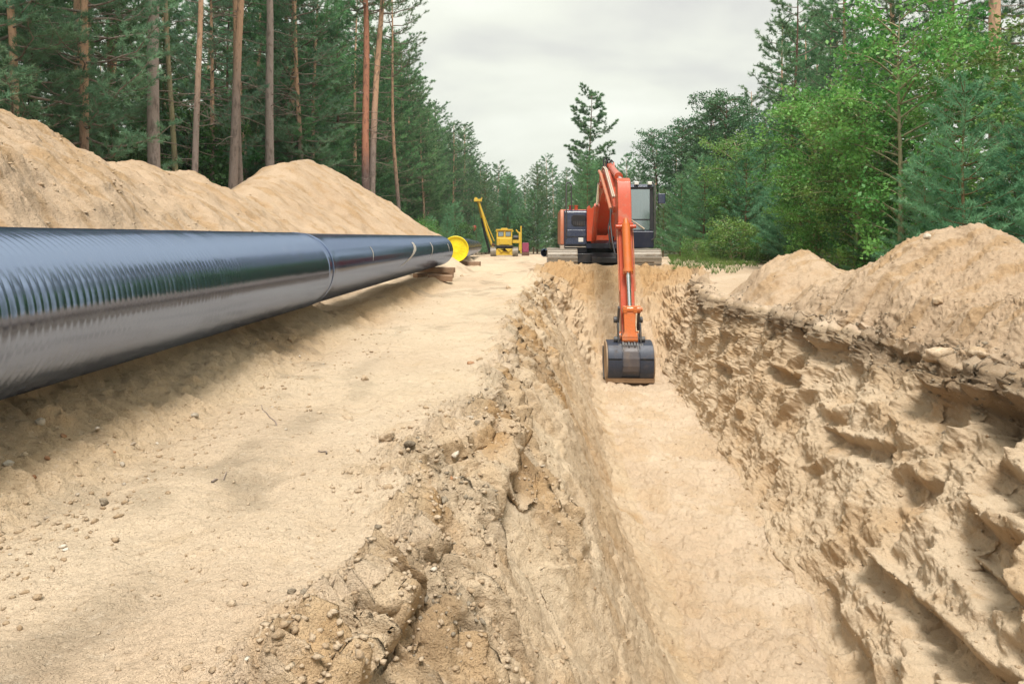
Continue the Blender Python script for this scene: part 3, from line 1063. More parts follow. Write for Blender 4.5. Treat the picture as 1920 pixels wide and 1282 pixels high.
forest_l = (fx_ < -9.4 + 0.5 * noise2(fy_ * 0.3, fy_ * 0)) & (region == 0)
forest_r = (fx_ > 8.3 + 0.5 * noise2(fy_ * 0.3, fy_ * 0 + 9) + 0.02 * fy_) & (region == 0) & (fy_ > 1)
far = (fy_ > 96) & (region == 0)
region[forest_l | forest_r | far | ((fy_ < 60) & (fx_ < -7) & (fy_ > 44) & (region == 0))] = 10

vid = np.arange(NR * NCOL).reshape(NR, NCOL)
quads = np.stack([vid[:-1, :-1], vid[:-1, 1:], vid[1:, 1:], vid[1:, :-1]], -1)
Pall = P.reshape(-1, 3)
NV = normals(P).reshape(-1, 3)
masks = {'damp_and_shade': damp_and_shade, 'soil': soil, 'dry': dry}
G_SPOIL = 'sand heaps dug out of the trench'
REG = [
    (0, 'ground', 'sand', dict(kind='structure')),
    (1, 'trench_wall', 'wall', dict(kind='structure')),
    (2, 'trench_floor', 'sand', dict(kind='structure')),
    (3, 'trench_wall', 'wall', dict(kind='structure')),
    (4, 'sand_heap', 'heap', dict(label='tall sand heap behind the black pipe, cut by the left picture edge', cat='sand heap', group=G_SPOIL)),
    (5, 'sand_heap', 'heap', dict(label='low rounded sand heap behind the middle of the black pipe', cat='sand heap', group=G_SPOIL)),
    (6, 'sand_heap', 'heap', dict(label='peaked sand heap behind the far end of the black pipe', cat='sand heap', group=G_SPOIL)),
    (7, 'sand_heap', 'heap', dict(label='small pointed sand heap right of the trench nearest the excavator', cat='sand heap', group=G_SPOIL)),
    (8, 'sand_heap', 'heap', dict(label='largest sand heap right of the trench, its peak in front of young pines', cat='sand heap', group=G_SPOIL)),
    (9, 'sand_heap', 'heap', dict(label='low sand heap on the right lip of the trench, cut by the right picture edge', cat='sand heap', group=G_SPOIL)),
    (10, 'forest_floor', 'forest_floor', dict(kind='structure')),
]
for rid, nm, mt, tg in REG:
    q = quads[region == rid]
    if not len(q):
        continue
    used = np.zeros(len(Pall), bool); used[q.ravel()] = True
    idx = np.cumsum(used) - 1
    me = np_mesh(nm, Pall[used], idx[q], smooth=True)
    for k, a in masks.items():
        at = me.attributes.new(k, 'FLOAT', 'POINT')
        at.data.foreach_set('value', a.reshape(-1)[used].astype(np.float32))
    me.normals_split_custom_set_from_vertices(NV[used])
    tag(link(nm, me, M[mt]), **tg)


def surf(x, y):
    """ground point and normal near (x, y)"""
    i = int(np.clip(np.searchsorted(YR, y), 1, NR - 1))
    j = int(np.argmin(np.abs(GX[i] - x)))
    return Vector(P[i, j]), Vector(NV[i * NCOL + j])


def gz(x, y):
    return float(surf(x, y)[0].z)
# ------------------------------------------------------------------ pipes
def pipe_mesh(name, length, r, rib_to=0.0, rib_pitch=0.052, rib_h=0.0075, seg=112, plain_step=0.5, wall=0.018, y0=0.0):
    """open steel pipe along +Y starting at the origin; the first rib_to metres carry wound ridges"""
    ys, rs = [], []
    y = y0
    rnd = random.Random(3)
    while y < rib_to:
        p = rib_pitch * rnd.uniform(0.92, 1.1); h = rib_h * rnd.uniform(0.8, 1.1)
        for f, k in ((0, 0), (.30, .15), (.62, 1.0), (.86, .95), (.93, 0.1)):
            ys.append(y + p * f); rs.append(r + h * k)
        y += p
    while y < y0 + length - plain_step:
        ys.append(y); rs.append(r); y += plain_step
        if plain_step < 0.6:
            pass
    # bare welded end, a little narrower
    e = y0 + length
    ys += [e - 0.16, e - 0.155, e - 0.01, e, e, e - 2.5]
    rs += [r, r - 0.006, r - 0.006, r - 0.012, r - wall - 0.01, r - wall - 0.01]
    start = [(y0 + 2.5, r - wall - 0.01), (y0, r - wall - 0.01)]
    ys = [a for a, _ in start] + ys; rs = [b for _, b in start] + rs
    ys = np.array(ys); rs = np.array(rs)
    th = np.linspace(0, 2 * np.pi, seg, endpoint=False)
    # winding: the ridges climb slowly round the pipe
    hel = th / (2 * np.pi) * rib_pitch
    V = np.zeros((len(ys), seg, 3))
    V[..., 0] = rs[:, None] * np.cos(th)[None]
    V[..., 1] = ys[:, None] + np.where((ys > y0 + 0.1) & (ys < rib_to), 1, 0)[:, None] * (hel * 0)[None]
    V[..., 2] = rs[:, None] * np.sin(th)[None]
    n = len(ys)
    i = np.arange(n - 1)[:, None] * seg; j = np.arange(seg)[None]
    F = np.stack([i + j, i + (j + 1) % seg, i + seg + (j + 1) % seg, i + seg + j], -1).reshape(-1, 4)
    me = np_mesh(name, V.reshape(-1, 3), F[:, ::-1], smooth=True)
    me.set_sharp_from_angle(angle=R(50))
    return me


def aim_y(o, a, b):
    a = Vector(a); b = Vector(b)
    o.location = a
    o.rotation_euler = (b - a).to_track_quat('Y', 'Z').to_euler()


PIPE_R = 0.40
p1 = empty('steel_pipe')
tag(p1, 'long glossy black coated pipe lying on the sand berm at left, nearest the camera', 'pipe', 'coated pipeline pipes')
A0 = Vector((-2.56 - 0.0286 * 3.0, -3.0, 0.735)); A1 = Vector((-2.56 + 0.0286 * 20.2, 20.2, 0.79))
aim_y(p1, A0, A1)
L1 = (A1 - A0).length
link('pipe_body', pipe_mesh('pipe_body', L1, PIPE_R, rib_to=10.9), M['pipe'], p1)
# clamp band where the ribbed sleeve meets the smooth coating
b = MB()


def ring(b, y0, y1, r0, r1, seg=96):
    rings = []
    for (y, r) in ((y0, r0), (y0 + 0.004, r1), (y1 - 0.004, r1), (y1, r0)):
        rings.append([(r * math.cos(t), y, r * math.sin(t)) for t in [2 * math.pi * k / seg for k in range(seg)]])
    vs = [q for s in rings for q in s]; f = []
    for k in range(3):
        for i in range(seg):
            f.append((k * seg + i, k * seg + (i + 1) % seg, (k + 1) * seg + (i + 1) % seg, (k + 1) * seg + i))
    b._add(vs, f)


ring(b, 10.92, 11.02, PIPE_R - 0.002, PIPE_R + 0.010)
ring(b, 11.10, 11.16, PIPE_R - 0.002, PIPE_R + 0.007)
b.build('joint_band', M['pipe'], p1, smooth=True)
# pale sealant smears wiped round the smooth half


def smear(r, y0, ang0, ang1, w0, slant, wob, n=40, seedv=1):
    rnd = random.Random(seedv); V = []; F = []
    for i in range(n + 1):
        t = i / n; a = ang0 + (ang1 - ang0) * t
        w = w0 * (0.35 + 0.65 * math.sin(math.pi * min(1, t * 1.15 + 0.05)) ** 0.6) * rnd.uniform(0.75, 1.1)
        y = y0 + slant * t ** 2.2 + wob * math.sin(t * 5)
        for s in (-1, -0.4, 0.4, 1):
            V.append((r * math.cos(a), y + s * w / 2 * (1 + 0.1 * rnd.random()), r * math.sin(a)))
    for i in range(n):
        for s in range(3):
            k = i * 4 + s; F.append((k, k + 1, k + 5, k + 4))
    return np_mesh('smear', V, F, smooth=True)


msm = paint('wiped_sealant', (0.50, 0.47, 0.43), 0.5, dirt=0.5, dirtcol=(0.3, 0.27, 0.24), dscale=8)
for (y0, a0, a1, w, sl, wob, sd_) in ((16.9, 0.72, -0.65, 0.30, -1.6, 0.05, 1), (19.2, 0.62, -0.55, 0.12, -0.5, 0.03, 2),
                                      (22.2, 0.3, -0.35, 0.14, 0.0, 0.02, 3), (13.2, 0.5, -0.25, 0.05, -0.1, 0.02, 4)):
    link('sealant_smear', smear(PIPE_R + 0.0025, y0, R(20) + a0 * 0.5, R(20) + a1, w, sl, wob, seedv=sd_), msm, p1)

p2 = empty('steel_pipe')
tag(p2, 'second coated pipe beyond the first, closed by a yellow end cap', 'pipe', 'coated pipeline pipes')
B0 = Vector((-1.76, 23.3, 0.785)); B1 = Vector((-2.5, 52, 0.56))
aim_y(p2, B0, B1)
L2 = (B1 - B0).length
link('pipe_body', pipe_mesh('pipe_body', L2, 0.395, seg=72, plain_step=2.0), M['pipe'], p2)
cap = []
seg = 72
prof = [(0.10, 0.402), (0.0, 0.410), (-0.035, 0.405), (-0.045, 0.392), (-0.035, 0.375), (0.012, 0.355), (0.02, 0.33),
        (0.016, 0.30), (0.022, 0.27), (0.02, 0.12), (0.014, 0.10), (0.02, 0.08), (0.02, 0.001)]
cm = MB()
rings = [[(r * math.cos(t), y, r * math.sin(t)) for t in [2 * math.pi * k / seg for k in range(seg)]] for y, r in prof]
vs = [q for s in rings for q in s]; f = []
for k in range(len(rings) - 1):
    for i in range(seg):
        f.append((k * seg + i, k * seg + (i + 1) % seg, (k + 1) * seg + (i + 1) % seg, (k + 1) * seg + i))
cm._add(vs, f)
capo = cm.build('end_cap', M['capyellow'], p2, smooth=True)
# radial stiffeners moulded into the cap
cm = MB()
for k in range(16):
    t = 2 * math.pi * k / 16 + 0.1
    mt = Matrix.Rotation(-t, 4, 'Y')
    cm.box((0.135, 0.010, -0.004), (0.315, 0.022, 0.004), mt)
cm.build('stiffener', M['capyellow'], capo)

p3 = empty('steel_pipe')
tag(p3, 'short open black pipe lying on the sand left of the excavator track, far behind', 'pipe', 'coated pipeline pipes')
aim_y(p3, (1.90, 44, gz(1.9, 44) + 0.24), (5.2, 50, gz(5.2, 50) + 0.24))
link('pipe_body', pipe_mesh('pipe_body', 6.8, 0.24, seg=40, plain_step=2.0), M['pipe'], p3)


# ------------------------------------------------------------------ timber blocks under the pipes
def beam(a, b_, w, h, roll=0.0, label=None, mat='wood', group='timber blocks under the pipes'):
    a = Vector(a); b_ = Vector(b_); L = (b_ - a).length
    m = MB(); rnd = random.Random(int(L * 1000 + w * 977))
    secs = []
    for k in range(7):
        t = k / 6
        j = lambda: rnd.uniform(-0.008, 0.008)
        secs.append([(-w / 2 + j(), L * t, -h / 2 + j()), (w / 2 + j(), L * t, -h / 2 + j()),
                     (w / 2 + j(), L * t, h / 2 + j()), (-w / 2 + j(), L * t, h / 2 + j())])
    m.loft(secs)
    o = m.build('timber_block', M[mat], bevel=0.012)
    aim_y(o, a, b_)
    o.rotation_euler.rotate_axis('Y', roll)
    tag(o, label, 'timber', group)
    return o


zp = 0.385
xx = -2.56 + 0.0286 * 18.4
g = gz(xx + 0.3, 18.4)
beam((xx - 0.62, 18.55, zp - 0.05), (xx + 0.62, 18.35, zp - 0.05), 0.22, 0.13, 0.0, 'upper timber block wedged under the far end of the near pipe')
beam((xx - 0.30, 18.0, zp - 0.19), (xx + 0.52, 18.75, zp - 0.19), 0.2, 0.14, 0.05, 'lower timber block crossing beneath the upper one under the near pipe')
beam((xx + 0.02, 17.85, zp - 0.20), (xx + 0.60, 17.95, zp - 0.23), 0.17, 0.13, 0.1, 'short timber block standing out in front under the near pipe')
z2 = 0.37
for (ox, oz, w, lb_) in ((0.0, 0.0, 0.26, 'top beam of the timber stack under the yellow capped pipe'),
                         (0.03, -0.15, 0.24, 'middle beam of the timber stack under the yellow capped pipe'),
                         (-0.03, -0.30, 0.26, 'bottom beam of the timber stack under the yellow capped pipe')):
    beam((-2.35 + ox, 24.1, z2 - 0.07 + oz), (-1.02 + ox, 23.9, z2 - 0.07 + oz), w, 0.145, 0.0, lb_)

# ------------------------------------------------------------------ excavator
EX = (3.05, 25.9, 0.16)
ex = empty('excavator', EX, R(-2.2))
tag(ex, 'orange tracked excavator with dark cab reaching its boom down into the trench', 'excavator')

# --- undercarriage
m = MB()
m.box((-0.85, -1.45, 0.16), (0.85, 1.45, 0.46))
m.prism([(-1.75, .16), (-1.75, .34), (-1.3, .50), (-1.3, .2)], -0.40, 0.40)
m.prism([(1.75, .16), (1.3, .2), (1.3, .50), (1.75, .34)], -0.40, 0.40)
m.cyl((0, 0, 0.44), (0, 0, 0.66), 0.62, 32)
und = m.build('undercarriage', M['black'], ex, bevel=0.02)


def track_path(n, half, r0, z0):
    """closed loop in (y,z): flat bottom, round ends, slightly sagging top"""
    pts = []
    straight = 2 * half; arc = math.pi * r0; tot = 2 * straight + 2 * arc
    for i in range(n):
        s = tot * i / n
        if s < straight:
            pts.append((-half + s, z0 - r0, -90))
        elif s < straight + arc:
            a = (s - straight) / r0
            pts.append((half + r0 * math.sin(a), z0 - r0 * math.cos(a), -90 + math.degrees(a)))
        elif s < 2 * straight + arc:
            u = s - straight - arc
            sag = -0.025 * math.sin(math.pi * u / straight) ** 2
            pts.append((half - u, z0 + r0 + sag, 90))
        else:
            a = (s - 2 * straight - arc) / r0
            pts.append((-half - r0 * math.sin(a), z0 + r0 * math.cos(a), 90 + math.degrees(a)))
    return pts, tot / n


def make_track(parent, cx, w, half, r0, n, zoff=0.0, frame_mat='rust', shoe_mat='shoe', roller=True):
    tr = MB()
    pr = [(-half - r0 * 0.25, r0 - r0 * 0.45), (half + r0 * 0.2, r0 - r0 * 0.45), (half + r0 * 0.1, r0 + r0 * 0.5), (-half, r0 + r0 * 0.5)]
    tr.prism(pr, cx - w * 0.28, cx + w * 0.28)
    root = tr.build('track', M[frame_mat], parent, bevel=0.015)
    root.location.z = zoff
    path, pitch = track_path(n, half, r0 - 0.05, r0)
    sm = MB()
    # one shoe: plate with three grousers; local y along the track, z outward
    pf = [(-pitch * .49, 0), (pitch * .47, 0.0), (pitch * .47, 0.016), (pitch * .34, 0.018), (pitch * .32, 0.046), (pitch * .25, 0.046), (pitch * .22, 0.018),
          (pitch * .03, 0.018), (pitch * .01, 0.042), (-pitch * .05, 0.042), (-pitch * .07, 0.018), (-pitch * .26, 0.018), (-pitch * .28, 0.046), (-pitch * .36, 0.046), (-pitch * .38, 0.012), (-pitch * .49, 0.01)]
    sm.prism(pf, -w / 2, w / 2)
    sm.box((-w * 0.13, -pitch * .4, -0.055), (-w * 0.07, pitch * .4, 0.002))
    sm.box((w * 0.07, -pitch * .4, -0.055), (w * 0.13, pitch * .4, 0.002))
    sh = sm.build('shoe', M[shoe_mat], root, bevel=0.0)
    for i, (y, z, ang) in enumerate(path):
        o = sh if i == 0 else sh.copy()
        if i: COL.objects.link(o)
        o.parent = root
        o.location = (cx, y, z)
        # outward normal at angle
        o.rotation_euler = (R(ang - 90), 0, 0)
    for s, nm in ((-1, 'idler'), (1, 'sprocket')):
        q = MB(); q.cyl((cx - w * 0.12, s * half, r0), (cx + w * 0.12, s * half, r0), r0 - 0.10, 24)
        q.cyl((cx - w * 0.34, s * half, r0), (cx + w * 0.34, s * half, r0), r0 * 0.35, 16)
        q.build(nm, M[frame_mat], root, bevel=0.01)
    if roller:
        for k in range(6):
            q = MB(); y = -half + 0.25 + (2 * half - 0.5) * k / 5
            q.cyl((cx - w * 0.2, y, 0.13), (cx + w * 0.2, y, 0.13), 0.08, 14)
            q.build('roller', M[frame_mat], root)
    return root


for cx in (-1.35, 1.33):
    make_track(ex, cx, 0.96, 1.72, 0.31, 44)

# --- revolving frame
m = MB()
m.box((-1.36, -0.95, 0.66), (1.30, 2.6, 0.86))
m.prism([(-1.25, .62), (-0.95, .62), (-0.95, .86), (-1.25, .80)], -0.55, 0.50)
m.build('revolving_frame', M['navy'], ex, bevel=0.02)
# machinery housings, image left
m = MB()
m.prism([(-1.05, .70), (-1.10, 1.28), (-1.06, 1.84), (-0.98, 1.90), (0.2, 1.90), (0.2, .70)], -1.27, -0.50)
panel = m.build('front_housing', M['panel'], ex, bevel=0.035, seg=3)
m = MB(); m.box((-1.23, -1.125, 0.76), (-0.545, -1.09, 1.24)); m.build('tool_door', M['panel'], ex, bevel=0.015)
m = MB(); m.box((-1.23, -1.145, 1.01), (-0.545, -1.12, 1.03)); m.build('door_seam', M['black'], ex)
m = MB(); m.box((-0.80, -1.135, 0.84), (-0.64, -1.118, 0.98)); m.build('worklight', M['white'], ex, bevel=0.02)
m = MB()
m.prism([(-1.03, 1.46), (-0.96, 1.36), (-0.60, 1.36), (-0.56, 1.42), (-0.56, 1.70), (-0.62, 1.74), (-0.96, 1.74), (-1.03, 1.68)], -1.112, -1.078, axis='y')
m.build('grille_recess', M['black'], ex, bevel=0.01)
for k in range(7):
    m = MB(); x = -0.96 + k * 0.06
    m.box((x, -1.122, 1.40), (x + 0.018, -1.11, 1.53)); m.build('grille_bar', M['linkgrey'], ex)
m = MB(); m.box((-1.25, -1.12, 0.655), (-0.50, -1.04, 0.69)); m.build('step_plate', M['shoe'], ex, bevel=0.008)
m = MB(); m.box((-1.26, -1.0, 0.46), (-0.50, -0.3, 0.66)); m.build('belly_box', M['navy'], ex, bevel=0.03)
# outer orange flank, engine bay and counterweight
m = MB()
m.prism([(-1.04, .74), (-1.06, 1.30), (-0.98, 1.84), (-0.90, 1.93), (2.6, 1.93), (2.75, 1.8), (2.75, .74)], -1.40, -1.275)
m.build('side_panel', M['faded'], ex, bevel=0.03, seg=3)
m = MB(); m.box((-1.41, -1.02, 0.56), (-1.26, -0.72, 0.74)); m.build('corner_bumper', M['cream'], ex, bevel=0.03)
m = MB()
m.prism([(0.2, .86), (0.2, 1.96), (1.5, 2.02), (2.0, 1.95), (2.0, .86)], -1.27, 1.28)
m.build('engine_hood', M['orange'], ex, bevel=0.05, seg=3)
m = MB()
pts = []
for k in range(9):
    a = math.pi * k / 8
    pts.append((-1.38 * math.cos(a), 2.0 + 0.85 * math.sin(a) ** 0.7))
m.prism(pts, 0.70, 1.90, axis='z')
m.build('counterweight', M['orange'], ex, bevel=0.05, seg=3)
m = MB(); m.box((-0.50, -0.55, 1.80), (-0.28, 0.1, 1.93)); m.build('hood_edge', M['amber'], ex, bevel=0.015)
for x in (-1.02, -0.84):
    m = MB(); m.cyl((x, -0.3, 1.88), (x, -0.3, 2.06), 0.06, 16); m.cyl((x, -0.3, 2.06), (x, -0.3, 2.09), 0.075, 16)
    m.build('filler_cap', M['red' if x < -0.9 else 'orange'], ex, bevel=0.01)
m = MB()
m.tube([(-1.19, -1.08, 0.92), (-1.20, -1.14, 0.98), (-1.20, -1.14, 2.74), (-1.17, -1.10, 2.82), (-1.08, -0.95, 2.82), (-1.03, -0.9, 2.75), (-1.02, -0.9, 1.86)], 0.021, 10)
m.build('handrail', M['linkgrey'], ex, smooth=True)
m = MB(); m.tube([(-0.46, -1.12, 0.80), (-0.43, -1.16, 1.35), (-0.47, -1.06, 1.72), (-0.5, -0.9, 1.76)], 0.03, 10)
m.tube([(-0.52, -1.15, 1.0), (-0.50, -1.18, 1.5), (-0.54, -1.1, 1.64)], 0.02, 8)
m.build('hose', M['black'], ex, smooth=True)

# --- cab, image right
CX0, CX1, CY0, CY1, CZ0, CZ1 = 0.62, 1.70, -0.95, 0.75, 0.80, 2.78
m = MB()
m.prism([(CY0 - 0.10, .64), (CY0 - 0.12, 1.18), (CY0 - 0.04, 1.24), (CY1, 1.24), (CY1, .64)], CX0, CX1)
m.build('cab_base', M['navy'], ex, bevel=0.03, seg=3)
m = MB()
for x in (CX0 + 0.04, CX1 - 0.06):
    w = 0.05 if x < 1 else 0.075
    m.prism([(CY0 - 0.09, 1.22), (CY0 + 0.02, 1.22), (CY0 + 0.12, 2.66), (CY0 + 0.02, 2.66)], x - w, x + w)
    m.box((x - w, CY1 - 0.12, 1.22), (x + w, CY1, 2.66))
m.box((CX0, CY0 - 0.02, 2.585), (CX1, CY0 + 0.12, 2.68))
m.box((CX1 - 0.10, -0.18, 1.22), (CX1 - 0.02, -0.08, 2.66))
m.build('cab_frame', M['black'], ex, bevel=0.018)
m = MB()
m.prism([(CY0 - 0.05, 2.66), (CY0 + 0.02, 2.75), (CY0 + 0.3, 2.79), (CY1 - .2, 2.79), (CY1 + 0.03, 2.72), (CY1 + 0.03, 2.66)], CX0 - 0.01, CX1 + 0.01)
m.build('cab_roof', M['panel'], ex, bevel=0.03, seg=3)
for x in (0.74, 1.06, 1.50):
    m = MB(); m.box((x, CY0 - 0.09, 2.74), (x + 0.15, CY0 + 0.02, 2.85)); m.build('roof_light', M['white'], ex, bevel=0.02)
m = MB(); m.box((CX0 + 0.09, CY0 - 0.075, 1.24), (CX1 - 0.135, CY0 - 0.063, 2.585), Matrix.Translation((0, 0, 0)))
ws = m.build('windscreen', M['glass'], ex)
m = MB(); m.box((CX1 - 0.035, CY0 + 0.15, 1.26), (CX1 - 0.025, -0.19, 2.6)); m.build('side_window', M['glass'], ex)
m = MB(); m.box((CX0 + 0.0, CY0 + 0.15, 1.26), (CX0 + 0.01, CY1 - 0.13, 2.6)); m.build('side_window', M['glass'], ex)
m = MB(); m.box((CX0 + 0.1, CY1 - 0.05, 1.26), (CX1 - 0.13, CY1 - 0.04, 2.6)); m.build('rear_window', M['glass'], ex)
m = MB(); m.box((CX0 + 0.09, CY0 - 0.085, 1.56), (CX1 - 0.13, CY0 - 0.055, 1.60)); m.build('window_bar', M['black'], ex)
m = MB(); m.prism([(-0.35, 1.25), (0.25, 1.25), (0.38, 2.25), (0.25, 2.3), (0.05, 1.55), (-0.35, 1.5)], 0.95, 1.38); m.build('seat', M['teal'], ex, bevel=0.05)
m = MB(); m.tube([(0.78, CY0 + 0.05, 1.62), (0.80, CY0 + 0.03, 2.0)], 0.022); m.tube([(0.86, CY0 + 0.05, 1.25), (0.90, CY0 + 0.05, 1.7)], 0.035)
m.build('control_lever', M['teal'], ex, smooth=True)
m = MB(); m.tube([(0.92, CY0 - 0.10, 1.60), (1.38, CY0 - 0.105, 1.27)], [0.018, 0.03]); m.build('wiper', M['cream'], ex, smooth=True)
m = MB(); m.box((1.0, CY0 + 0.02, 1.25), (1.16, CY0 + 0.14, 1.42)); m.box((1.22, CY0 + 0.02, 1.25), (1.34, CY0 + 0.12, 1.36)); m.build('pedal', M['amber'], ex, bevel=0.02)
m = MB(); m.tube([(CX1 - 0.08, CY0 - 0.12, 0.9), (CX1 + 0.03, CY0 - 0.16, 1.0), (CX1 + 0.035, CY0 - 0.14, 2.7), (CX1 - 0.02, CY0 - 0.1, 2.82), (CX1 - 0.10, CY0 - 0.02, 2.82)], 0.024, 10)
m.build('handrail', M['linkgrey'], ex, smooth=True)
m = MB(); m.tube([(CX1 + 0.03, CY0 - 0.14, 2.38), (CX1 + 0.20, CY0 - 0.16, 2.40)], 0.014, 8)
mo = m.build('mirror', M['black'], ex, smooth=True)
m = MB(); m.box((CX1 + 0.13, CY0 - 0.20, 2.10), (CX1 + 0.37, CY0 - 0.12, 2.44)); m.build('mirror_housing', M['panel'], mo, bevel=0.03, seg=3)
m = MB(); m.box((CX1 + 0.15, CY0 - 0.118, 2.13), (CX1 + 0.35, CY0 - 0.112, 2.41)); m.build('mirror_glass', M['chrome'], mo)
m = MB(); m.box((0.62, 0.75, .64), (1.28, 2.0, 1.75)); m.build('rear_housing', M['navy'], ex, bevel=0.03)

# --- boom: side profile (y,z), extruded across x
BX = -0.02
foot = (-0.75, 1.28)
prof = [(-0.55, 1.12), (-0.50, 1.42), (-0.9, 1.72), (-2.2, 2.52), (-3.2, 2.92), (-3.9, 2.98), (-4.5, 2.86), (-6.2, 2.18), (-6.85, 1.92),
        (-7.02, 1.76), (-6.95, 1.60), (-6.75, 1.56), (-6.0, 1.80), (-4.6, 2.26), (-3.8, 2.34), (-3.1, 2.24), (-2.2, 1.85), (-1.3, 1.26), (-0.85, 1.06)]
m = MB(); m.prism(prof, BX - 0.20, BX + 0.20)
boom = m.build('boom', M['orange'], ex, bevel=0.025, seg=3)
m = MB()
for s in (-1, 1):   # foot bosses and side plates of the boom
    m.cyl((BX + s * 0.20, foot[0], foot[1]), (BX + s * 0.30, foot[0], foot[1]), 0.17, 24)
    m.cyl((BX + s * 0.20, -3.45, 2.60), (BX + s * 0.27, -3.45, 2.60), 0.15, 20)
m.build('pin_boss', M['orange'], boom, bevel=0.015)
m = MB()
for s in (-1, 1):
    m.prism([(-1.22, .80), (-0.35, .80), (-0.40, 1.30), (-0.75, 1.56), (-1.10, 1.30)], BX + s * 0.33 - 0.035, BX + s * 0.33 + 0.035)
m.build('boom_bracket', M['orange'], ex, bevel=0.015)
# tall guard plate, image left of the boom foot, seen as a red peak
m = MB()
m.prism([(-0.53, .86), (-0.53, 1.98), (-0.44, 2.05), (-0.39, 1.93), (-0.31, 2.02), (-0.22, 2.12), (0.10, 1.55), (0.10, 1.42), (-0.18, 1.30), (-0.22, .86)], -1.30, -1.235, axis='y')
m.build('guard_plate', M['orange'], ex, bevel=0.012)
m = MB()
m.prism([(-1.24, .86), (-1.24, 1.96), (-0.2, 1.9), (-0.2, .86)], -0.53, -0.48)
m.build('guard_plate', M['orange'], ex, bevel=0.012)
# boom lift cylinders either side
for s in (-1, 1):
    a = Vector((BX + s * 0.285, -1.28, 0.92)); b_ = Vector((BX + s * 0.285, -3.45, 2.60)); dd = b_ - a
    m = MB(); m.cyl(a, a + dd * 0.62, 0.078, 20); m.cyl(a + dd * 0.60, a + dd * 0.64, 0.092, 20)
    cy = m.build('boom_cylinder', M['orange'], ex, bevel=0.006)
    m = MB(); m.cyl(a + dd * 0.62, b_, 0.045, 16); m.build('rod', M['chrome'], cy, smooth=True)
# arm cylinder on top of the boom
a = Vector((BX + 0.05, -3.3, 3.16)); b_ = Vector((BX + 0.05, -7.18, 2.34)); dd = b_ - a
m = MB(); m.cyl(a, a + dd * 0.66, 0.095, 24); m.cyl(a + dd * 0.64, a + dd * 0.68, 0.115, 24)
m.prism([(-3.62, 2.9), (-3.05, 2.9), (-3.2, 3.24), (-3.4, 3.24)], BX - 0.09, BX - 0.05)
m.prism([(-3.62, 2.9), (-3.05, 2.9), (-3.2, 3.24), (-3.4, 3.24)], BX + 0.15, BX + 0.19)
ac = m.build('arm_cylinder', M['orange'], ex, bevel=0.006)
m = MB(); m.cyl(a + dd * 0.66, b_, 0.05, 16); m.build('rod', M['chrome'], ac, smooth=True)
# hydraulic lines over the boom and looping at its crest
for s, dx in ((-1, 0.14), (-1, 0.185)):
    m = MB(); m.tube([(BX - dx, -1.0, 1.84), (BX - dx, -2.2, 2.60), (BX - dx, -3.2, 3.00), (BX - dx, -3.9, 3.06), (BX - dx, -4.5, 2.94), (BX - dx, -6.2, 2.26), (BX - dx, -6.75, 2.02)], 0.020, 8)
    m.build('hydraulic_pipe', M['cream'], boom, smooth=True)
for x0, x1, h in ((-0.15, -0.02, 3.36), (-0.08, 0.09, 3.34), (0.02, 0.16, 3.31)):
    m = MB(); m.tube([(BX + x0, -3.6, 3.02), (BX + x0, -3.55, h - 0.08), (BX + (x0 + x1) / 2, -3.45, h), (BX + x1, -3.35, h - 0.06), (BX + x1, -3.3, 3.08)], 0.022, 8)
    m.build('hose', M['black'], boom, smooth=True)
# side pipes with clamps, image left face of the boom
m = MB(); m.tube([(BX - 0.27, -3.4, 2.98), (BX - 0.29, -4.3, 2.80), (BX - 0.27, -5.2, 2.40), (BX - 0.26, -6.2, 2.0), (BX - 0.25, -6.9, 1.70)], 0.045, 12)
m.build('hydraulic_pipe', M['faded'], boom, smooth=True)
for t in (0.15, 0.35, 0.58, 0.8):
    y = -3.6 - 3.1 * t; z = 2.93 - 1.2 * t
    m = MB(); m.cbox((BX - 0.235, y, z + 0.02), (0.16, 0.07, 0.14)); m.build('pipe_clamp', M['orange'], boom, bevel=0.01)
m = MB(); m.tube([(BX - 0.25, -6.9, 1.70), (BX - 0.30, -7.3, 1.35), (BX - 0.28, -7.6, 0.9), (BX - 0.22, -7.75, 0.55)], 0.024, 10)
m.tube([(BX - 0.20, -6.8, 1.78), (BX - 0.34, -7.2, 1.2), (BX - 0.30, -7.4, 0.7), (BX - 0.24, -7.6, 1.0)], 0.02, 8)
m.build('hose', M['black'], boom, smooth=True)

# --- stick
SX = 0.0
stick_mat = M['orange']


def sl(w, y0, y1, z):      # ring of the box section
    return [(SX - w, y0, z), (SX + w, y0, z), (SX + w, y1, z), (SX - w, y1, z)]


m = MB()
m.prism([(-7.05, 2.42), (-7.28, 2.46), (-7.45, 2.36), (-7.62, 1.95), (-7.72, 1.2), (-8.35, -0.75), (-8.52, -1.30), (-8.46, -1.44), (-8.30, -1.44),
         (-8.18, -1.30), (-7.55, 0.4), (-6.98, 1.30), (-6.82, 1.66), (-6.95, 1.95)], SX - 0.165, SX + 0.165)
stick = m.build('stick', stick_mat, ex, bevel=0.02, seg=3)
m = MB(); m.cyl((SX - 0.24, -8.34, -1.36), (SX + 0.24, -8.34, -1.36), 0.13, 24)
m.build('pin_boss', M['amber'], stick, bevel=0.015)
m = MB()
m.box((SX - 0.185, -7.86, 1.17), (SX - 0.09, -7.62, 1.34)); m.box((SX + 0.09, -7.86, 1.17), (SX + 0.185, -7.62, 1.34))
m.cyl((SX - 0.25, -7.86, 1.24), (SX + 0.25, -7.86, 1.24), 0.045, 16)
m.build('cylinder_bracket', M['orange'], stick, bevel=0.012)
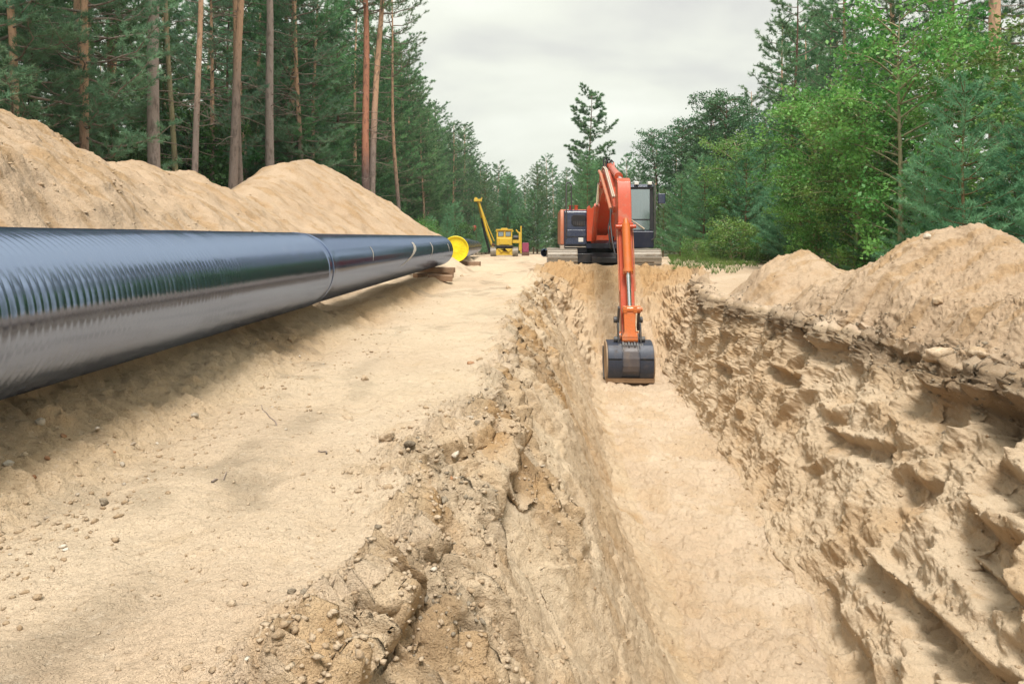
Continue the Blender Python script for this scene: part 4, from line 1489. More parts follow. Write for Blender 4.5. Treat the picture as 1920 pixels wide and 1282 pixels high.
# bucket cylinder on the camera side of the stick
a = Vector((SX, -7.92, 1.26)); b_ = Vector((SX + 0.02, -8.52, -0.66)); dd = b_ - a
m = MB(); m.cyl(a - dd * 0.02, a + dd * 0.56, 0.098, 28); m.cyl(a + dd * 0.535, a + dd * 0.58, 0.122, 28)
m.tube([a + dd * 0.0, a - dd * 0.09], [0.075, 0.05], 16)
bc = m.build('bucket_cylinder', M['amber'], ex, bevel=0.008)
for k in range(10):
    t = 2 * math.pi * k / 10
    q = MB(); u = dd.normalized(); ax = u.cross(Vector((1, 0, 0))).normalized(); bx_ = Vector((1, 0, 0))
    c = a + dd * 0.585 + (ax * math.cos(t) + bx_ * math.sin(t)) * 0.105
    q.cyl(c, c + u * 0.025, 0.014, 8); q.build('bolt', M['amber'], bc)
m = MB(); m.cyl(a + dd * 0.58, b_, 0.05, 20); m.build('rod', M['chrome'], bc, smooth=True)
for s in (-1, 1):
    m = MB(); m.tube([(SX + s * 0.185, -7.72, 1.15), (SX + s * 0.19, -7.95, 0.35), (SX + s * 0.185, -8.2, -0.30)], 0.016, 8)
    m.build('grease_pipe', M['faded'], stick, smooth=True)
# link yoke
m = MB()
m.cyl((SX - 0.15, -8.54, -0.70), (SX + 0.27, -8.54, -0.70), 0.085, 20)
m.cyl((SX + 0.27, -8.54, -0.70), (SX + 0.31, -8.54, -0.70), 0.05, 14)
m.box((SX - 0.14, -8.62, -0.78), (SX - 0.05, -8.44, -0.62)); m.box((SX + 0.09, -8.62, -0.78), (SX + 0.18, -8.44, -0.62))
m.loft([[(SX - 0.13, -8.60, -0.76), (SX + 0.15, -8.60, -0.76), (SX + 0.15, -8.48, -0.76), (SX - 0.13, -8.48, -0.76)],
        [(SX - 0.12, -8.66, -1.20), (SX + 0.13, -8.66, -1.20), (SX + 0.13, -8.54, -1.20), (SX - 0.12, -8.54, -1.20)],
        [(SX - 0.19, -8.70, -1.33), (SX + 0.20, -8.70, -1.33), (SX + 0.20, -8.50, -1.33), (SX - 0.19, -8.50, -1.33)]])
m.cyl((SX - 0.18, -8.60, -1.38), (SX + 0.19, -8.60, -1.38), 0.095, 20)
m.build('bucket_link', M['amber'], ex, bevel=0.014)
for s in (-1, 1):
    m = MB()
    m.prism([(-8.62, -0.66), (-8.50, -0.62), (-8.30, -0.90), (-8.22, -1.15), (-8.34, -1.22), (-8.46, -1.0)], SX + s * 0.235 - 0.022, SX + s * 0.235 + 0.022)
    m.prism([(-8.50, -1.0), (-8.62, -1.02), (-8.70, -1.36), (-8.66, -1.56), (-8.54, -1.58), (-8.50, -1.30)], SX + s * 0.255 - 0.02, SX + s * 0.255 + 0.02)
    m.cyl((SX + s * 0.22, -8.34, -0.96), (SX + s * 0.34, -8.34, -0.96), 0.075, 16)
    m.cyl((SX + s * 0.22, -8.60, -1.38), (SX + s * 0.36, -8.60, -1.38), 0.062, 16)
    m.build('guide_link', M['linkgrey'], ex, bevel=0.01)

# --- bucket: curved shell seen from behind, mouth towards the machine
bk = MB()
BW0, BW1 = 0.52, 0.52


def shell(profile, x0, x1, th):
    """sheet bent along profile (y,z), thickness inwards"""
    n = len(profile); inner = []
    for i, (y, z) in enumerate(profile):
        y0, z0 = profile[max(i - 1, 0)]; y1, z1 = profile[min(i + 1, n - 1)]
        ty, tz = y1 - y0, z1 - z0; L = math.hypot(ty, tz)
        inner.append((y - tz / L * th, z + ty / L * th))
    return profile + inner[::-1]


back = [(-8.36, -1.42), (-8.60, -1.44), (-8.80, -1.50), (-8.90, -1.62), (-8.95, -1.78), (-8.96, -1.95), (-8.92, -2.10), (-8.83, -2.24), (-8.72, -2.33)]
sec = shell(back, 0, 0, 0.03)
m = MB(); m.prism(sec, SX - BW0, SX + BW1); bucket = m.build('bucket', M['bucket'], ex, bevel=0.004)
side = [(-8.30, -1.45), (-8.60, -1.455), (-8.79, -1.51), (-8.885, -1.62), (-8.935, -1.78), (-8.945, -1.95), (-8.905, -2.10), (-8.82, -2.235), (-8.62, -2.36), (-8.30, -2.30), (-8.12, -1.95), (-8.14, -1.6)]
for s in (-1, 1):
    m = MB(); x = SX + s * (BW0 + 0.004); m.prism(side, x - 0.0, x + s * 0.028); m.build('side_plate', M['tan'], bucket, bevel=0.006)
    m = MB(); m.prism([(-8.12, -1.6), (-8.06, -1.62), (-8.06, -2.0), (-8.28, -2.36), (-8.34, -2.32), (-8.12, -1.98)], SX + s * BW0 + s * 0.004, SX + s * (BW0 + 0.06)); m.build('side_cutter', M['linkgrey'], bucket, bevel=0.006)
m = MB(); m.prism([(-8.86, -2.255), (-8.88, -2.235), (-8.80, -2.30), (-8.60, -2.375), (-8.35, -2.42), (-8.35, -2.445), (-8.62, -2.425), (-8.83, -2.345)], SX - BW0 - 0.03, SX + BW1 + 0.03)
m.build('cutting_edge', M['tan'], bucket, bevel=0.005)
for z, y, w in ((-1.80, -8.972, 0.012),):
    for s in (-1, 1):
        m = MB(); x0, x1 = (SX - BW0, SX - 0.21) if s < 0 else (SX + 0.21, SX + BW1)
        m.box((x0, y - 0.006, z - 0.006), (x1, y + 0.03, z + 0.006)); m.build('weld_seam', M['black'], bucket)
for s in (-1, 1):        # wear plates lapped over the shell left and right
    x0, x1 = (SX - BW0 + 0.005, SX - 0.205) if s < 0 else (SX + 0.205, SX + BW1 - 0.005)
    pr1 = shell([(-8.815, -1.50), (-8.914, -1.62), (-8.964, -1.78)], 0, 0, -0.012)
    m = MB(); m.prism(pr1, x0, x1); m.build('wear_plate', M['bucket'], bucket, bevel=0.003)
    pr2 = shell([(-8.966, -1.82), (-8.974, -1.95), (-8.934, -2.10), (-8.85, -2.235)], 0, 0, -0.012)
    m = MB(); m.prism(pr2, x0, x1); m.build('wear_plate', M['bucket'], bucket, bevel=0.003)
pr3 = shell([(-8.912, -1.63), (-8.962, -1.78), (-8.972, -1.95), (-8.945, -2.07)], 0, 0, -0.006)
m = MB(); m.prism(pr3, SX - 0.195, SX + 0.195); m.build('worn_patch', M['bucket'], bucket)
for s in (-1, 1):        # ears that carry the pins
    for q in (0.17, 0.225):
        m = MB()
        m.prism([(-8.24, -1.30), (-8.44, -1.26), (-8.62, -1.50), (-8.80, -1.46), (-8.90, -1.60), (-8.86, -1.66), (-8.60, -1.50), (-8.25, -1.50)], SX + s * q - 0.014, SX + s * q + 0.014)
        m.build('ear', M['linkgrey'], bucket, bevel=0.006)
m = MB(); m.cyl((SX - 0.27, -8.74, -1.52), (SX + 0.27, -8.74, -1.52), 0.05, 16)
for k in range(6):
    x = SX - 0.165 + k * 0.066
    m.cyl((x - 0.022, -8.74, -1.52), (x + 0.022, -8.74, -1.52), 0.105 if k % 2 == 0 else 0.088, 18)
m.cyl((SX + 0.25, -8.74, -1.52), (SX + 0.30, -8.74, -1.52), 0.07, 16)
m.build('pin_stack', M['linkgrey'], bucket, bevel=0.006)

# ------------------------------------------------------------------ pipelayer far down the track
PY = 72.0
PS = PY / 1400
gp = gz(-0.6, PY)
pl = empty('pipelayer', ((948 - 960) * PS, PY, EYE - (479.5 - 448) * PS), 0)
tag(pl, 'yellow tracked pipelayer with side boom raised, standing far down the corridor', 'pipelayer')
pz = pl.location.z


def px(u): return (u - 948) * PS
def pzv(v): return EYE - (v - 448) * PS - pz


for cx in (px(925.5), px(966)):
    make_track(pl, cx, 10.5 * PS, 1.25, 0.42, 30, frame_mat='black')
m = MB(); m.box((px(931), -1.5, pzv(478)), (px(961), 1.4, pzv(466)));
m.prism([(px(933), pzv(466)), (px(941), pzv(473)), (px(947), pzv(467)), (px(954), pzv(473)), (px(961), pzv(466))], -1.62, -1.52, axis='y')
m.build('undercarriage', M['yellow'], pl, bevel=0.04)
m = MB(); m.cyl((px(933), -1.55, pzv(473)), (px(933), -1.3, pzv(473)), 0.26, 20); m.cyl((px(959.5), -1.55, pzv(473)), (px(959.5), -1.3, pzv(473)), 0.26, 20)
m.build('tow_boss', M['yellow'], pl, bevel=0.02)
m = MB(); m.box((px(930), -1.62, pzv(463)), (px(962.5), -1.25, pzv(460))); m.box((px(936), -1.5, pzv(466)), (px(960), -1.3, pzv(463)))
m.build('bumper', M['black'], pl, bevel=0.02)
m = MB(); m.prism([(-1.35, pzv(461)), (-1.38, pzv(446)), (-0.2, pzv(446)), (-0.2, pzv(461))], px(932), px(960)); m.build('engine_hood', M['yellow'], pl, bevel=0.08, seg=3)
m = MB(); m.box((px(937), -1.42, pzv(458.5)), (px(955), -1.37, pzv(447.5))); m.build('radiator_door', M['yellow'], pl, bevel=0.03)
m = MB(); m.box((px(931), -0.5, pzv(461)), (px(960.5), 1.1, pzv(431.5))); cabp = m.build('cab', M['yellow'], pl, bevel=0.06, seg=3)
m = MB(); m.box((px(930), -0.6, pzv(432)), (px(961.5), 1.2, pzv(430)));  m.prism([(px(939), pzv(430)), (px(940.5), pzv(427.7)), (px(951), pzv(427.7)), (px(952.5), pzv(430))], -0.3, 0.6, axis='y'); m.build('roof', M['yellow'], cabp, bevel=0.03)
for u0, u1 in ((934.2, 944.5), (948, 958)):
    m = MB(); m.box((px(u0), -0.525, pzv(443.5)), (px(u1), -0.503, pzv(434.5))); w_ = m.build('window', M['black'], cabp)
    m = MB(); m.box((px(u0 + .8), -0.535, pzv(442.9)), (px(u1 - .8), -0.527, pzv(435.2))); m.build('pane', M['glass'], w_)
for u in (931.2, 960.8):
    m = MB(); m.cyl((px(u), -0.55, pzv(433)), (px(u), -0.40, pzv(433)), 0.10, 12); m.build('headlamp', M['yellow'], pl)
# boom: an A-frame pair meeting at the head block
m = MB(); m.tube([(px(924), -0.6, pzv(463)), (px(913), -0.75, pzv(432)), (px(898), -0.9, pzv(377))], [0.12, 0.12, 0.10], 8)
m.build('boom_leg', M['yellow'], pl, smooth=True)
m = MB(); m.tube([(px(918), 0.6, pzv(474)), (px(909), 0.3, pzv(440)), (px(903.5), 0.0, pzv(408))], 0.115, 8); lo_ = m.build('boom_leg', M['black'], pl, smooth=True)
m = MB(); m.tube([(px(903.5), 0.0, pzv(408)), (px(896.5), -0.5, pzv(377))], 0.115, 8); m.build('upper_boom', M['yellow'], lo_, smooth=True)
m = MB(); m.tube([(px(927), -0.4, pzv(452)), (px(915), -0.5, pzv(424)), (px(907), -0.6, pzv(402)), (px(899), -0.7, pzv(380))], 0.055, 6)
m.build('hoist_rope', M['yellow'], pl, smooth=True)
m = MB(); m.box((px(889.5), -1.1, pzv(379)), (px(904), -0.4, pzv(374.5))); m.prism([(px(901), pzv(376)), (px(904.5), pzv(370.5)), (px(905), pzv(372)), (px(903), pzv(379))], -0.9, -0.6, axis='y')
m.cyl((px(893), -0.9, pzv(374)), (px(893), -0.6, pzv(374)), 0.16, 12)
m.build('head_block', M['yellow'], pl, bevel=0.03)
m = MB(); m.tube([(px(891), -0.8, pzv(376)), (px(890.5), -0.8, pzv(423))], 0.016, 5); m.build('hook_rope', M['black'], pl)
m = MB(); m.loft([[(px(890.5) + a * r_, -0.8 + c * r_ * 0.6, z) for a, c in ((1, 0), (.7, .7), (0, 1), (-.7, .7), (-1, 0), (-.7, -.7), (0, -1), (.7, -.7))]
                  for z, r_ in ((pzv(423), 0.06), (pzv(424.5), 0.15), (pzv(428), 0.18), (pzv(431), 0.13), (pzv(433), 0.05))])
hk = m.build('hook_block', M['red'], pl, smooth=True)
m = MB(); m.tube([(px(889), -0.8, pzv(433)), (px(888.7), -0.8, pzv(436)), (px(889.4), -0.8, pzv(438)), (px(890.6), -0.8, pzv(437))], 0.035, 8); m.build('hook', M['black'], hk, smooth=True)
m = MB(); m.tube([(px(887.5), -0.8, pzv(424)), (px(879), -0.75, pzv(440))], 0.03, 6); m.build('sling', M['cream'], pl)
# winch frame and counterweight, image right
m = MB(); m.box((px(975.5), -0.5, pzv(475)), (px(978), -0.2, pzv(424))); m.box((px(961), -0.6, pzv(456)), (px(974), 0.6, pzv(450)))
m.box((px(972.5), -0.5, pzv(470)), (px(975.5), 0.7, pzv(436))); m.tube([(px(967.5), -0.4, pzv(431)), (px(971), -0.4, pzv(436)), (px(976), -0.4, pzv(437))], 0.08, 6)
m.build('counterweight_frame', M['yellow'], pl, bevel=0.02)
m = MB(); m.cyl((px(962), -0.1, pzv(446)), (px(972), -0.1, pzv(446)), 0.26, 20); m.box((px(962), 0.3, pzv(452)), (px(971), 0.9, pzv(442)))
m.build('winch', M['black'], pl, bevel=0.02)
m = MB(); m.tube([(px(922), -0.6, pzv(463)), (px(924), -0.65, pzv(457)), (px(927.5), -0.6, pzv(461))], 0.13, 8); m.build('boom_hinge', M['rust'], pl, smooth=True)

mg = empty('fuel_tank', ((985.5 - 960) * 74 / 1400, 75.5, EYE - (473 - 448) * 75.5 / 1400))
tag(mg, 'magenta box shaped tank standing just right of the yellow pipelayer', 'tank')
m = MB(); m.box((-0.30, 0, 0.0), (0.35, 1.4, 0.95)); m.build('tank_body', M['magenta'], mg, bevel=0.06, seg=3)
m = MB(); m.box((-0.36, -0.05, -0.35), (0.40, 1.45, 0.0)); m.build('skid', M['rust'], mg, bevel=0.02)
# ------------------------------------------------------------------ vegetation
def rand_dirs(rg, n):
    v = rg.normal(size=(n, 3)); v /= np.linalg.norm(v, axis=1)[:, None]
    return v


def tufts_mesh(name, Pp, Dd, rg, k=22, L=0.13, w=0.011, spread=0.75, back=0.14):
    """k needles around each twig end: thin triangles"""
    n = len(Pp)
    P_ = np.repeat(Pp, k, 0); D_ = np.repeat(Dd, k, 0)
    d = D_ * (1 - spread * 0.45) + rand_dirs(rg, n * k) * spread
    d[:, 2] += 0.12
    d /= np.linalg.norm(d, axis=1)[:, None]
    ll = L * rg.uniform(0.65, 1.15, (n * k, 1))
    base = P_ - D_ * (rg.random((n * k, 1)) * back)
    s = np.cross(d, rand_dirs(rg, n * k)); s /= np.maximum(np.linalg.norm(s, axis=1)[:, None], 1e-6)
    ww = w * rg.uniform(0.7, 1.3, (n * k, 1))
    V = np.stack([base - s * ww * .5, base + s * ww * .5, base + d * ll], 1).reshape(-1, 3)
    F = np.arange(len(V)).reshape(-1, 3)
    return np_mesh(name, V, F)


def leaves_mesh(name, Pp, rg, k=1, L=0.09, w=0.055, jit=0.10, up=0.6):
    n = len(Pp) * k
    P_ = np.repeat(Pp, k, 0) + rg.normal(size=(n, 3)) * jit
    nrm = rand_dirs(rg, n) + np.array([0, 0, up]); nrm /= np.linalg.norm(nrm, axis=1)[:, None]
    a = np.cross(nrm, rand_dirs(rg, n)); a /= np.maximum(np.linalg.norm(a, axis=1)[:, None], 1e-6)
    b_ = np.cross(nrm, a)
    s = rg.uniform(0.6, 1.25, (n, 1))
    droop = nrm * (-0.12 * L)
    V = np.stack([P_ - a * L * .5 * s, P_ - b_ * w * .5 * s + nrm * 0.1 * w, P_ + a * L * .5 * s + droop, P_ + b_ * w * .5 * s + nrm * 0.1 * w], 1).reshape(-1, 3)
    return np_mesh(name, V, np.arange(len(V)).reshape(-1, 4))


class Wood:
    """many tapered tubes in one numpy mesh"""
    def __init__(self):
        self.V = []; self.F = []; self.n = 0

    def tube(self, pts, r0, r1, seg=5):
        pts = np.asarray(pts, float); m_ = len(pts)
        d = np.gradient(pts, axis=0); d /= np.maximum(np.linalg.norm(d, axis=1)[:, None], 1e-9)
        ref = np.array([0.31, 0.17, 0.93]) if abs(d[0, 2]) < 0.8 else np.array([0.95, 0.2, 0.1])
        a = np.cross(d, ref); a /= np.linalg.norm(a, axis=1)[:, None]
        b_ = np.cross(d, a)
        rr = np.linspace(r0, r1, m_) if np.isscalar(r0) else np.asarray(r0)
        th = np.linspace(0, 2 * np.pi, seg, endpoint=False)
        V = pts[:, None] + rr[:, None, None] * (a[:, None] * np.cos(th)[None, :, None] + b_[:, None] * np.sin(th)[None, :, None])
        i = (np.arange(m_ - 1) * seg)[:, None]; j = np.arange(seg)[None]
        F = np.stack([i + j, i + (j + 1) % seg, i + seg + (j + 1) % seg, i + seg + j], -1).reshape(-1, 4)
        self.V.append(V.reshape(-1, 3)); self.F.append(F + self.n); self.n += m_ * seg

    def mesh(self, name):
        return np_mesh(name, np.concatenate(self.V), np.concatenate(self.F), smooth=True)


def trunk_pts(rg, H, bend, n=12):
    t = np.linspace(0, 1, n)
    ph = rg.uniform(0, 6.28); ph2 = rg.uniform(0, 6.28)
    x = bend * (np.sin(t * 3.0 + ph) - np.sin(ph)) + 0.35 * bend * (np.sin(t * 8 + ph2) - np.sin(ph2))
    y = bend * (np.cos(t * 2.6 + ph2) - np.cos(ph2))
    return np.stack([x, y, t * H], 1)


def at_h(tp, z):
    return np.array([np.interp(z, tp[:, 2], tp[:, 0]), np.interp(z, tp[:, 2], tp[:, 1]), z])


def make_pine(seed, H=18, cb=0.42, rad=2.6, r=0.19, nb=54, bark='bark_pine', dead=10, bend=0.25, tuft_k=20, mat='needle', L=0.15,
              w=0.014, top_flat=0.5, tw=5, sub=True):
    rg = np.random.default_rng(seed)
    tp = trunk_pts(rg, H, bend)
    W = Wood(); t = np.linspace(0, 1, len(tp))
    W.tube(tp, r * (1 - 0.82 * t ** 1.15) * (1 + 0.12 * np.exp(-t * 40)) * 0.86, None, 12)
    trunk = W.mesh('trunk')
    B = Wood(); tpts = []; tdir = []
    for i in range(nb):
        f = (i + rg.random()) / nb
        z = H * (cb + (1 - cb) * f)
        shape = (np.sin(np.pi * min(1, (0.22 + 0.78 * (1 - f)) ** top_flat * 0.55)) if False else (1 - f) ** top_flat * (0.55 + 0.45 * min(1, f * 3 + 0.2)))
        Lb = rad * (0.25 + 0.75 * shape) * rg.uniform(0.6, 1.15)
        az = i * 2.399 + rg.normal() * 0.5
        rise = rg.uniform(-0.12, 0.28) + 0.5 * f
        o = at_h(tp, z); m_ = 7; s = np.linspace(0, 1, m_)
        dirh = np.array([math.cos(az), math.sin(az), 0])
        side = np.array([-dirh[1], dirh[0], 0])
        wob = rg.normal(0, 0.08, (m_, 3)) * s[:, None] * Lb * 0.5
        pts = o + dirh * (Lb * s)[:, None] + side * (rg.normal() * 0.25 * Lb * s ** 2)[:, None] + np.array([0, 0, 1]) * (rise * Lb * s - 0.10 * Lb * np.sin(s * 3.1) + 0.16 * Lb * s ** 3)[:, None] + wob
        B.tube(pts, 0.035 * (0.5 + Lb / rad) * r / .19, 0.008, 5)
        nsub = int(3 + Lb * 2.6)
        for k in range(nsub):
            ss = 0.30 + 0.70 * (k + rg.random()) / nsub
            q = np.array([np.interp(ss, s, pts[:, c]) for c in range(3)])
            sg = 1 if k % 2 else -1
            ls = (0.30 + 0.42 * Lb * (1.05 - ss)) * rg.uniform(0.6, 1.2)
            dr = dirh * rg.uniform(0.35, 0.9) + side * sg * rg.uniform(0.5, 1.0) + np.array([0, 0, rg.uniform(-0.05, 0.45)])
            dr /= np.linalg.norm(dr)
            p2 = q + dr * ls + np.array([0, 0, 0.10 * ls])
            if sub: B.tube([q, (q + p2) / 2 + rg.normal(size=3) * 0.02, p2], 0.010, 0.004, 3)
            for u in np.linspace(0.30, 1.0, tw):
                c = q + (p2 - q) * u
                off = rand_dirs(rg, 1)[0] * 0.17 * ls + np.array([0, 0, 0.05])
                tpts.append(c + off); dd_ = dr + off * 2.2 + np.array([0, 0, 0.35]); tdir.append(dd_ / np.linalg.norm(dd_))
        for u in np.linspace(0.6, 1, 4):
            q = np.array([np.interp(u, s, pts[:, c]) for c in range(3)])
            tpts.append(q); dd_ = dirh + np.array([0, 0, 0.5]); tdir.append(dd_ / np.linalg.norm(dd_))
    for i in range(dead):                                    # bare dead branches below the crown
        z = H * rg.uniform(0.10, cb + 0.08); o = at_h(tp, z); az = rg.uniform(0, 6.28); Lb = rg.uniform(0.35, 1.9)
        s = np.linspace(0, 1, 7)
        dirh = np.array([math.cos(az), math.sin(az), 0])
        pts = o + dirh * (Lb * s)[:, None] + np.array([0, 0, 1]) * (rg.uniform(-0.35, 0.25) * Lb * s ** 1.5)[:, None] + np.cumsum(rg.normal(0, 0.035, (7, 3)), 0) * s[:, None]
        B.tube(pts, 0.018, 0.004, 4)
        for k in range(3):
            ss = rg.uniform(0.35, 0.9); q = np.array([np.interp(ss, s, pts[:, c]) for c in range(3)])
            B.tube([q, q + rand_dirs(rg, 1)[0] * 0.3 * Lb], 0.008, 0.003, 3)
    crown = tufts_mesh('crown', np.array(tpts), np.array(tdir), rg, k=tuft_k, L=L, w=w)
    return dict(trunk=(trunk, bark), branches=(B.mesh('branches'), 'twig' if bark != 'bark_red' else 'bark_red'), crown=(crown, mat)), tp


def make_young_pine(seed, H=4.5, rad=1.5, mat='needle_young', k=24, L=0.13, w=0.011, dens=1.0):
    rg = np.random.default_rng(seed)
    tp = trunk_pts(rg, H, 0.05)
    W = Wood(); W.tube(tp, 0.014 * H * 0.8, 0.008, 8)
    B = Wood(); tpts = []; tdir = []
    nw = int(H * 3.4)
    for wv in range(nw):
        f = (wv + 0.3) / nw
        z = H * (0.06 + 0.92 * f)
        for b_ in range(6):
            az = b_ * 1.047 + wv * 0.6 + rg.normal() * 0.2
            Lb = rad * (0.18 + 0.82 * (1 - f) ** 0.72) * rg.uniform(0.65, 1.15)
            o = at_h(tp, z); s = np.linspace(0, 1, 5); dirh = np.array([math.cos(az), math.sin(az), 0]); side = np.array([-dirh[1], dirh[0], 0])
            pts = o + dirh * (Lb * s)[:, None] + np.array([0, 0, 1]) * (Lb * (0.15 * s + 0.35 * s ** 2) * (0.6 + 0.9 * f))[:, None]
            B.tube(pts, 0.014, 0.004, 4)
            nt_ = max(3, int(Lb * 9 * dens))
            for q_ in range(nt_):
                ss = 0.18 + 0.82 * (q_ + rg.random()) / nt_
                q = np.array([np.interp(ss, s, pts[:, c]) for c in range(3)])
                ls = 0.30 * Lb * (1.1 - ss) + 0.08
                dr = dirh * 0.7 + side * rg.uniform(-1, 1) + np.array([0, 0, rg.uniform(0.1, 0.7)]); dr /= np.linalg.norm(dr)
                for u in (0.4, 1.0):
                    tpts.append(q + dr * ls * u); tdir.append(dr)
    for zt in np.linspace(0.9, 1.02, 6):
        tpts.append(at_h(tp, H * zt)); tdir.append(np.array([0, 0, 1.0]))
    crown = tufts_mesh('crown', np.array(tpts), np.array(tdir), rg, k=k, L=L, w=w, spread=0.85)
    return dict(trunk=(W.mesh('trunk'), 'bark_young'), branches=(B.mesh('branches'), 'bark_young'), crown=(crown, mat)), tp


def make_decid(seed, H=6, rad=1.7, cb=0.15, nl=9000, mat='leaf', bark='bark_green', L=0.10, w=0.065, nb=46, bend=0.12, gap=0.5):
    rg = np.random.default_rng(seed)
    tp = trunk_pts(rg, H, bend)
    W = Wood(); W.tube(tp, 0.011 * H + 0.01, 0.008, 8)
    B = Wood(); lp = []
    for i in range(nb):
        f = (i + rg.random()) / nb; z = H * (cb + (0.98 - cb) * f)
        Lb = rad * (0.22 + 0.78 * math.sin(math.pi * (0.12 + 0.80 * (1 - f) ** 0.9)) ** 0.8) * rg.uniform(0.55, 1.15)
        az = i * 2.399 + rg.normal() * 0.4; dirh = np.array([math.cos(az), math.sin(az), 0]); side = np.array([-dirh[1], dirh[0], 0])
        o = at_h(tp, z); s = np.linspace(0, 1, 6); rise = rg.uniform(0.35, 0.95)
        pts = o + dirh * (Lb * s)[:, None] + side * (rg.normal() * 0.2 * Lb * s * s)[:, None] + np.array([0, 0, 1]) * (rise * Lb * s - 0.35 * Lb * s ** 2)[:, None]
        B.tube(pts, 0.010 + 0.010 * Lb, 0.004, 4)
        nsub = int(4 + Lb * 5)
        for k in range(nsub):
            ss = 0.2 + 0.8 * (k + rg.random()) / nsub; q = np.array([np.interp(ss, s, pts[:, c]) for c in range(3)])
            dr = dirh * 0.6 + side * rg.choice([-1, 1]) * rg.uniform(0.4, 1) + np.array([0, 0, rg.uniform(-0.3, 0.6)]); dr /= np.linalg.norm(dr)
            ls = (0.22 + 0.35 * Lb * (1.1 - ss)) * rg.uniform(0.7, 1.3)
            B.tube([q, q + dr * ls], 0.006, 0.003, 3)
            for u in np.linspace(0.25, 1.05, 6):
                lp.append(q + dr * ls * u)
    lp = np.array(lp)
    k = max(1, int(nl / len(lp)))
    crown = leaves_mesh('crown', lp, rg, k=k, L=L, w=w, jit=0.085 * (1 + 0.02 * H))
    return dict(trunk=(W.mesh('trunk'), bark), branches=(B.mesh('branches'), bark), crown=(crown, mat)), tp


def plant(proto, name, x, y, s=1.0, rz=0.0, label=None, cat='tree', group=None, lean=(0, 0), z=None, barks=None, mats=None):
    o = empty(name, (x, y, (gz(x, y) if z is None else z) - 0.05), rz)
    o.rotation_euler = (lean[1], -lean[0] if False else lean[0], rz)
    o.scale = (s, s, s) if not isinstance(s, tuple) else s
    tag(o, label, cat, group)
    for pn, (me, mt) in proto.items():
        if pn == 'trunk' and barks: mt = barks
        if pn == 'crown' and mats: mt = mats
        key = (me.name, mt)
        if not me.materials:
            me.materials.append(M[mt]); me['m'] = mt
            q_ = link(pn, me, None, o)
            if pn != 'trunk': q_['kind'] = 'stuff'
        elif me.get('m') == mt:
            q_ = link(pn, me, None, o)
            if pn != 'trunk': q_['kind'] = 'stuff'
        else:
            c = link(pn, me, None, o)
            if pn != 'trunk': c['kind'] = 'stuff'
            c.material_slots[0].link = 'OBJECT'; c.material_slots[0].material = M[mt]
    return o


rnd = random.Random(21)
P_tall = [make_pine(101, 19, 0.50, 2.7, 0.20, 46, 'bark_pine', 16, 0.22)[0],
          make_pine(102, 18, 0.46, 2.9, 0.19, 48, 'bark_pine', 22, 0.30)[0],
          make_pine(103, 17, 0.55, 2.4, 0.15, 40, 'bark_pine', 26, 0.25)[0]]
P_edge = [make_pine(111, 17, 0.16, 3.2, 0.18, 84, 'bark_pine', 6, 0.25, tuft_k=24, L=0.17, w=0.017, top_flat=0.65)[0],
          make_pine(112, 15, 0.20, 3.0, 0.16, 72, 'bark_pine', 8, 0.2, tuft_k=24, L=0.17, w=0.017, top_flat=0.55)[0],
          make_pine(113, 13, 0.10, 2.6, 0.14, 72, 'bark_dark', 6, 0.15, tuft_k=24, L=0.17, w=0.017, top_flat=0.8)[0]]
P_lone = [make_pine(121, 16.5, 0.28, 2.6, 0.17, 34, 'bark_dark', 5, 0.2, tuft_k=26, L=0.2, w=0.022, top_flat=0.45)[0]]
P_clear = [make_pine(123, 16.2, 0.38, 2.7, 0.17, 40, 'bark_dark', 8, 0.2, tuft_k=30, L=0.26, w=0.034, top_flat=0.25)[0]]
P_far = [make_pine(131, 14.5, 0.12, 2.7, 0.16, 60, 'bark_pine', 2, 0.2, tuft_k=11, L=0.24, w=0.035, tw=4, sub=False, top_flat=0.6)[0],
         make_pine(132, 13.5, 0.22, 2.5, 0.16, 52, 'bark_pine', 2, 0.2, tuft_k=11, L=0.24, w=0.035, tw=4, sub=False, top_flat=0.5)[0]]
P_young = [make_young_pine(201, 4.6, 1.45)[0], make_young_pine(202, 4.2, 1.35)[0], make_young_pine(203, 3.2, 1.2)[0]]
P_spruce = [make_young_pine(211, 7.5, 1.9, 'needle', 14, 0.16, 0.017, 0.75)[0]]
P_dec = [make_decid(301, 6.2, 1.7, 0.12, 11000)[0], make_decid(302, 5.0, 1.6, 0.08, 9000)[0]]
P_birch = [make_decid(311, 10, 1.9, 0.16, 9000, 'leaf_birch', 'bark_dark', 0.13, 0.095, 64, 0.25)[0],
           make_decid(312, 9, 1.7, 0.20, 7500, 'leaf_birch', 'bark_dark', 0.13, 0.095, 56, 0.3)[0]]
P_hazel = [make_decid(321, 3.0, 1.4, 0.03, 6500, 'leaf_dark', 'bark_dark', 0.10, 0.07, 34, 0.1)[0],
           make_decid(322, 1.5, 1.0, 0.02, 4200, 'leaf', 'bark_green', 0.07, 0.05, 24, 0.08)[0]]


def ux(u, y): return (u - 960) / FPX * y


